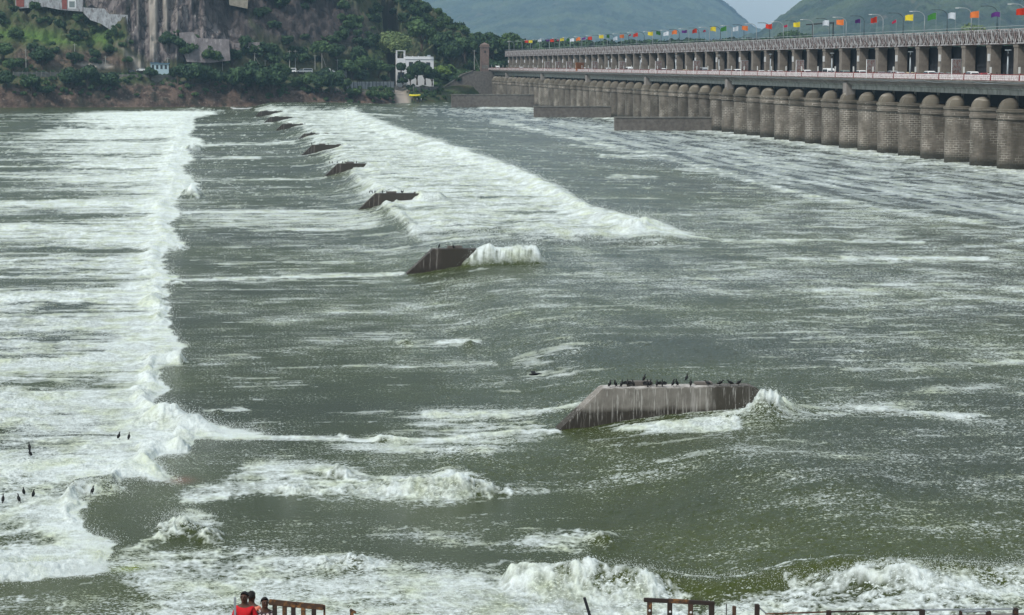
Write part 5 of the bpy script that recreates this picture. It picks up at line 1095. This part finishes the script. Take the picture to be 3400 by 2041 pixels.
hill_mesh('near_hill', pb_, 4800, 1600, m_h, 221)
# wooded upstream shore below the far hills
UV_ = []; 
for q in range(520):
    px = rng.uniform(1560, 2620) if q < 430 else rng.uniform(2600, 3500); Yq = rng.uniform(1300, 1620); P = aty(px, 150, Yq); V = base['dark'][q % 3]; s_ = rng.uniform(1.3, 2.6) * (1 + .5 * max(0, perlin(np.array([px / 60.]), np.array([3.3]), 9)[0])); a = rng.uniform(0, 6.28); top = lerpx(px, [(1560, 122), (1750, 128), (2000, 132), (2180, 128), (2500, 124), (2620, 126), (3500, 122)])
    zt_ = aty(px, float(top) + rng.uniform(-10, 12), Yq).z; UV_.append(np.stack([V[:, 0] * math.cos(a) * s_ - V[:, 1] * math.sin(a) * s_ + P.x, V[:, 0] * math.sin(a) * s_ + V[:, 1] * math.cos(a) * s_ + Yq, V[:, 2] * s_ + zt_ - 7.2 * s_], 1))
V = np.concatenate(UV_); tag(link('upstream_woodland', np_mesh('upstream_woodland', V, np.arange(len(V)).reshape(-1, 4)), m_leaf['dark']), 'dark band of trees on the far shore just above the gantry and flags', 'woodland', kind='stuff')
for px in (2620, 2642, 3232):
    P = aty(px, 118, 1500); o = tree_proto(60 + px % 7, 11, 5, 4, m_leaf['mid'] if px < 3000 else m_leaf['light'], .9, 2600, 'round_tree', 14); o.location = (P.x, 1500, aty(px, 88 if px > 3000 else 112, 1500).z - 12); tag(o, {2620: 'dark round treetop rising over the gantry left of the gap in the hills', 2642: 'smaller round treetop right beside it over the gantry', 3232: 'pale olive treetop showing over the gantry near the right edge'}[px], 'tree')

# ---------------- buildings, walls and small things on the bank
bY = 1112.
def bx(px, py): return aty(px, py, bY)
a0, a1 = bx(1372, 260), bx(1440, 190); m_wb = mat('white_plaster', (.72, .74, .76), .8, .08, 1.0)
wb = empty('white_building', (bx(1317, 260).x, bY, 8.5), label='white flat-roofed house with parapet and open roof frame among trees', cat='house')
X_ = lambda px: bx(px, 200).x - wb.location.x; Z_ = lambda py: bx(1380, py).z - 8.5
p = MB(); p.box(X_(1347), 0, -2, X_(1440), 9, Z_(188)); p.box(X_(1318), .3, -2, X_(1346.5), 8, Z_(193)); p.build('wall', m_wb, wb)
p = MB(); p.box(X_(1345), -.25, Z_(196), X_(1441), 0, Z_(194)); 
for q in range(5): p.box(X_(1350 + q * 19), .0, Z_(188) + .01, X_(1353 + q * 19), .25, Z_(185))
p.box(X_(1347), .05, Z_(188) + .002, X_(1440), .2, Z_(187)); p.build('parapet', m_wb, wb)
p = MB()
for px in (1318.5, 1345): 
    for yy in (.4, 6): p.box(X_(px) - .15, yy, Z_(193) + .003, X_(px) + .15, yy + .3, Z_(169))
p.box(X_(1317.5), .35, Z_(169) + .003, X_(1346.5), .75, Z_(167)); p.box(X_(1317.5), 5.95, Z_(169) + .003, X_(1346.5), 6.35, Z_(167)); p.build('roof_frame', m_wb, wb)
p = MB(); p.tube([(X_(1426), 3, Z_(188)), (X_(1426), 3, Z_(182))], .8, 10); p.build('water_tank', m_wb, wb)
for (x0, x1, y0, y1) in [(1358, 1371, 206, 218), (1376, 1401, 207, 218), (1415, 1428, 207, 218), (1322, 1342, 240, 262), (1360, 1374, 232, 244)]:
    f = MB(); f.box(X_(x0) - .1, -.06 if x0 > 1346 else .24, Z_(y1) - .1, X_(x1) + .1, -.005 if x0 > 1346 else .295, Z_(y0) + .15); fo = f.build('window', m_conc, wb); f = MB(); f.box(X_(x0), -.09 if x0 > 1346 else .21, Z_(y1), X_(x1), -.065 if x0 > 1346 else .235, Z_(y0)); f.build('pane', m_glass, fo)
kY = 1048.; k0 = aty(498, 240, kY); kz = k0.z; m_kb = flat('pale_blue_paint', (.42, .56, .62)); m_kd = flat('blue_roof_paint', (.09, .2, .32))
kb = empty('blue_kiosk', (k0.x, kY, kz), label='small pale blue kiosk with blue roof at the foot of the cliff', cat='kiosk'); wd_ = aty(560, 240, kY).x - k0.x; hk = aty(498, 207, kY).z - kz
p = MB(); p.box(.3, 0, -1.5, wd_, 4, hk - .3); p.build('wall', m_kb, kb); p = MB(); p.box(0, -.5, hk - .3, wd_ * .45, 4.3, hk); p.box(wd_ * .45 + .01, -.5, hk - .5, wd_ + .5, 4.3, hk - .2); p.build('roof', m_kd, kb)
for q in range(4): f = MB(); x0 = .8 + q * wd_ * .23; f.box(x0, -.06, hk * .35, x0 + wd_ * .12, -.005, hk * .75); f.build('window', m_glass, kb)
# painted terraces and retaining walls built into the slope
m_ww = mat('whitewashed_stone', (.46, .48, .5), .9, scale=.5, col2=(.26, .27, .28), bump=.1); add_layer(m_ww, (.16, .14, .14), 1.4, .52, .6, (1, 1, .25), .8)
m_gs = mat('purplish_stone', (.26, .235, .24), .9, scale=.4, col2=(.17, .15, .155), bump=.2); add_layer(m_gs, (.40, .38, .37), .9, .56, .64, (1, 1, .2), .8)
m_rw = mat('red_painted_wall', (.30, .09, .07), .85, scale=.8, col2=(.2, .07, .06)); m_tan = mat('tan_stone', (.34, .31, .25), .9, scale=.7, col2=(.22, .2, .16), bump=.1)
def rwall(name, pts, m, lab, cat='wall', th=1.6, off=-1.2, dY=None, parts=None):
    P0 = ground_px(sum(p[0] for p in pts) / len(pts), max(p[1] for p in pts) - 4); Yw = dY or P0[1] + off; ps = [aty(p[0], p[1], Yw) for p in pts]; ox = ps[0].x; t = empty(name, (ox, Yw, ps[0].z), label=lab, cat=cat)
    bmw = bmesh.new(); prof = [(q.x - ox, q.z - ps[0].z) for q in ps]; p = MB(); p.prism(prof[::-1], 0, th + 6); p.build('wall_body', m, t); return t, Yw
t, Yw = rwall('retaining_wall', [(276, 24), (310, 26), (345, 28), (362, 46), (424, 49), (425, 86), (410, 110), (385, 111), (360, 95), (335, 78), (300, 66), (278, 44)], m_ww, 'whitewashed stone retaining wall left of the cliff, with a ragged lower edge')
t, Yw = rwall('retaining_wall', [(594, 108), (640, 105), (655, 125), (700, 128), (760, 130), (765, 200), (700, 208), (620, 205), (600, 150)], m_gs, 'large purplish grey sloping stone face low on the cliff', off=-2.5)
rwall('retaining_wall', [(780, 143), (862, 139), (862, 165), (782, 168)], m_gs, 'ribbed grey stone wall low on the hill right of the cliff', off=-2)
rwall('retaining_wall', [(758, -20), (825, -20), (822, 28), (790, 22), (762, 16)], m_tan, 'tan stone wall at the top edge right of the cliff', off=-2)
t, Yw = rwall('terrace_wall', [(50, -25), (275, -25), (275, 38), (200, 32), (150, 22), (52, 28)], m_ww, 'red and white painted terrace wall at the upper left corner', off=-2)
p = MB(); ox, oz = t.location.x, t.location.z
for (x0, x1, y0, y1) in [(54, 80, -20, 22), (206, 222, -20, 30), (82, 140, -22, -8)]:
    A_, B_ = aty(x0, y1, Yw), aty(x1, y0, Yw); p.box(A_.x - ox, -.12, A_.z - oz, B_.x - ox, -.01, B_.z - oz)
p.build('red_panel', m_rw, t); p = MB(); A_, B_ = aty(226, 28, Yw), aty(252, -2, Yw); p.box(A_.x - ox, -.12, A_.z - oz, B_.x - ox, -.01, B_.z - oz); wn = p.build('window', m_white, t); p = MB(); A_, B_ = aty(230, 24, Yw), aty(248, 4, Yw); p.box(A_.x - ox, -.16, A_.z - oz, B_.x - ox, -.125, B_.z - oz); p.build('pane', flat('grey_pane', (.2, .24, .24), .3), wn)
# bank parapets, palisade and little walls
def wall_run(name, pts, h, m, lab, cat='wall', posts=0, th=.4):
    P = [Vector(ground_px(*q)) for q in pts]; t = empty(name, P[0], label=lab, cat=cat); p = MB()
    for a, b_ in zip(P[:-1], P[1:]):
        d = b_ - a; n_ = Vector((-d.y, d.x, 0)).normalized() * th / 2; z0, z1 = min(a.z, b_.z) - 2 - P[0].z, (a.z + b_.z) / 2 + h - P[0].z
        q = [a - n_ - P[0], b_ - n_ - P[0], b_ + n_ - P[0], a + n_ - P[0]]; p.add([(v.x, v.y, z0) for v in q] + [(v.x, v.y, z1) for v in q], [(0, 3, 2, 1), (4, 5, 6, 7), (0, 1, 5, 4), (1, 2, 6, 5), (2, 3, 7, 6), (3, 0, 4, 7)])
    p.build('wall_body', m, t)
    if posts:
        p = MB(); a, b_ = P[0], P[-1]
        for k in range(posts): c = a.lerp(b_, k / (posts - 1)) - P[0]; p.box(c.x - .14, c.y - .45, c.z - 2, c.x + .14, c.y - .2, c.z + h + .3)
        p.build('buttress', m_gate if name == 'palisade' else m_conc, t)
    return t
m_pal = mat('grey_plaster', (.36, .38, .40), .9, scale=.5, col2=(.22, .23, .24)); add_layer(m_pal, (.07, .07, .07), 2.0, .55, .62, (1, 1, .1), .8)
wall_run('palisade', [(1150, 300), (1310, 303)], 4.6, m_pal, 'long pale grey wall with dark upright ribs above the bank', 'wall', 14)
wall_run('palisade', [(1130, 283), (1152, 283)], 3.4, m_pal, 'short white ribbed wall at the left end of the long grey wall', 'wall', 4)
wall_run('bank_parapet', [(44, 250), (215, 250)], 1.8, m_conc, 'low pale parapet wall at the far left above the bank', 'wall', 12)
wall_run('bank_parapet', [(390, 258), (500, 256), (585, 262)], 1.8, m_conc, 'low concrete parapet under the blue kiosk', 'wall', 0)
wall_run('quay_wall', [(1372, 300), (1455, 300)], 2.4, m_conc, 'low grey wall beside the top of the ramp', 'wall', 5)
sh_ = empty('grey_shed', ground_px(1128, 246), label='small grey flat shed at the end of the parked vehicles', cat='shed'); p = MB(); p.box(0, 0, -1, 3.2, 3, 2.7); p.build('wall', m_pal, sh_); p = MB(); p.box(-.2, -.2, 2.7, 3.4, 3.2, 2.9); p.build('roof', m_conc, sh_)
up = empty('utility_pole', (0, 0, 0)); p = MB(); p.tube([(0, 0, -.5), (0, 0, 1)], [.17, .09], 6); p.v = [(x, y, z if z < 0 else z) for x, y, z in p.v]; p.build('pole', m_girder, up, True)
poles = [(86, 232, 162, 0), (247, 207, 144, 0), (352, 214, 185, 0), (560, 240, 190, 0), (738, 235, 187, 0), (846, 212, 174, 1), (881, 214, 198, 0), (963, 225, 166, 0), (980, 228, 166, 0), (1046, 228, 181, 0), (1070, 232, 160, 1), (1120, 240, 196, 0), (1197, 200, 160, 0), (1575, 228, 165, 1), (1690, 225, 132, 0)]
for i, (px, pyb, pyt, stay) in enumerate(poles):
    x, y, z = ground_px(px, pyb) if px < 1500 else (aty(px, pyb, 1135).x, 1135., aty(px, pyb, 1135).z); h_ = (aty(px, pyt, y).z - z); t = empty('utility_pole', (x, y, z), label='thin pale utility pole on the far bank, %s pole from the left' % ordw(i + 1), cat='pole', group='utility poles on the far bank')
    p = MB(); p.tube([(0, 0, -.5), (0, 0, h_)], [.2, .13], 6); p.build('shaft', m_girder, t); p = MB(); p.box(-.9, -.06, h_ - .6, .9, .06, h_ - .45); p.build('cross_arm', m_girder, t)
    if stay: p = MB(); p.bar((.1, 0, h_ * .7), (2.6, 0, -.3), .14); p.build('stay', m_girder, t)
for o in [o for o in C.objects if o.name == 'utility_pole' and not o.get('label')]:
    for c_ in list(o.children): bpy.data.objects.remove(c_)
    bpy.data.objects.remove(o)
vs = [(893, 'car', 'white'), (925, 'van', 'beige'), (942, 'suv', 'white'), (968, 'van', 'white'), (1000, 'suv', 'silver'), (1022, 'van', 'silver'), (1082, 'van', 'white'), (1103, 'car', 'white'), (435, 'car', 'dark'), (463, 'car', 'white')]
for i, (px, k, c) in enumerate(vs):
    x, y, z = ground_px(px, 240); z = max(z, aty(px, 243, y).z); car(k, c, (x, y, z), R(90) + .1 * (i % 3), '%s %s parked on the far bank, %s vehicle there from the left' % (c, {'suv': 'estate car', 'van': 'van', 'car': 'hatchback car'}[k], ordw(i + 1 - 8 if i >= 8 else i + 3)), 'van' if k == 'van' else 'car', 'vehicles on the far bank')
P = atz(765, 360, .3); bt = empty('rowing_boat', (P.x, P.y, .2), label='long low pale boat moored at the far shore left of the last weir wall', cat='boat'); p = MB(); p.tube([(0, 0, .5), (1.5, 0, .12), (4.5, 0, 0), (7.5, 0, .12), (9, 0, .5)], [(.05, .05), (.3, .6), (.42, .8), (.3, .6), (.05, .05)], 8); p.build('hull', m_white, bt, True); p = MB(); p.box(2.2, -.6, .35, 6.8, .6, .42); p.build('thwart', m_bark, bt)

# ------------------------------------------------------------------ near edge: ledge, rusty frames and railings
p = MB(); p.box(-40, 30, -3.2, 60, 49.3, LEDGE); tag(p.build('concrete_ledge', m_conc), kind='structure')
FY = 45.2
def fbeam(b, p0, p1, w, h=None, Y=FY): b.bar(aty(p0[0], p0[1], Y), aty(p1[0], p1[1], Y), w, h or w)
def fpost(b, px, top, w, Y=FY): a = aty(px, top, Y); b.box(a.x - w / 2, a.y - w / 2, LEDGE, a.x + w / 2, a.y + w / 2, a.z)
def frame(name, lab, cat, posts, beams, m1, m2, bolts=(), w=.09):
    t = empty(name, (0, 0, 0), label=lab, cat=cat); 
    O = aty(posts[0][0] if posts else beams[0][0][0], 2000, FY); t.location = (O.x, FY, LEDGE); off = Vector(t.location)
    def fin(b, nm, mm):
        b.v = [(x - off.x, y - off.y, z - off.z) for x, y, z in b.v]; b.build(nm, mm, t, bevel=.008)
    for i, q in enumerate(posts): b = MB(); fpost(b, q[0], q[1], q[2] if len(q) > 2 else w); fin(b, 'post', m1 if i % 2 == 0 else m2)
    for q in beams: b = MB(); fbeam(b, q[0], q[1], q[2], q[3], FY - .01); fin(b, 'beam', q[4] if len(q) > 4 else m2)
    for q in bolts: b = MB(); a = aty(q[0], q[1], FY - .075); b.ell((a.x, a.y, a.z), (.026, .02, .026), 8, 5); fin(b, 'bolt', m_white)
    return t
frame('rusty_railing', 'brown rusty steel frame with upright bars right of the seated-looking men', 'railing', [(912, 2003), (945, 2012), (974, 2014), (1007, 2017), (1042, 2018), (1077, 2008, .04)], [((893, 1998), (985, 2008), .07, .11), ((980, 2007), (1074, 2016), .07, .11)], m_darkrust, m_rust)
frame('rusty_railing', 'rusty steel frame with three bolted uprights and orange patches at the bottom', 'railing', [(2157, 1994), (2224, 1997), (2293, 1999), (2363, 2000, .1)], [((2138, 1991), (2220, 1995), .08, .08, m_darkrust), ((2218, 1994), (2288, 1998), .075, .085, m_rust), ((2285, 1998), (2372, 2003), .08, .08, m_darkrust)], m_rust, m_darkrust, [(2157, 2027), (2225, 2031), (2294, 2033)])
frame('rusty_post', 'short orange rusty post between the bolted frame and the dark post', 'post', [(2438, 2012, .07)], [], m_rust, m_rust)
frame('river_railing', 'long grey tubular railing with dark posts at the lower right corner', 'railing', [(2514, 2006, .09), (2752, 2026), (3062, 2023, .1), (3190, 2028, .06), (3282, 2028), (3372, 2018, .1)], [((2510, 2008), (2545, 2037), .03, .03, m_pole), ((2540, 2038), (2755, 2031), .03, .03, m_rust), ((2750, 2031), (3070, 2025), .035, .035, m_darkrust), ((3060, 2025), (3365, 2021), .035, .035, m_pole), ((3190, 2030), (3285, 2030), .03, .03, m_pole)], m_darkrust, m_darkrust)
frame('leaning_pole', 'dark weathered pole leaning left at the bottom of the river view', 'pole', [], [((1940, 1983), (1968, 2075), .055, .055, m_gate)], m_gate, m_gate)
frame('thin_rod', 'very thin upright rod beside the bolted frame', 'rod', [(2412, 2003, .018)], [], m_darkrust, m_darkrust)
frame('broken_stump', 'short splintered orange-brown stump at the bottom edge', 'stump', [(1168, 2027, .07)], [((1162, 2024), (1182, 2034), .06, .05, m_rust)], m_rust, m_rust)
frame('grey_stake', 'short grey stake left of the man in red', 'stake', [(780, 1982, .045)], [], m_pole, m_pole)

# ------------------------------------------------------------------ the air
hz = MB(); hz.box(-3500, -400, -4, 7500, 13500, 1100); m = bpy.data.materials.new('haze'); m.use_nodes = True; n = m.node_tree; n.nodes.clear(); mo_ = n.nodes.new('ShaderNodeOutputMaterial'); pv = n.nodes.new('ShaderNodeVolumePrincipled')
pv.inputs['Color'].default_value = (.50, .76, 1.0, 1); pv.inputs['Density'].default_value = .000072; pv.inputs['Anisotropy'].default_value = .2; n.links.new(pv.outputs[0], mo_.inputs['Volume'])
tag(hz.build('haze', m), 'thin pale blue haze filling the valley air', 'haze', kind='stuff')
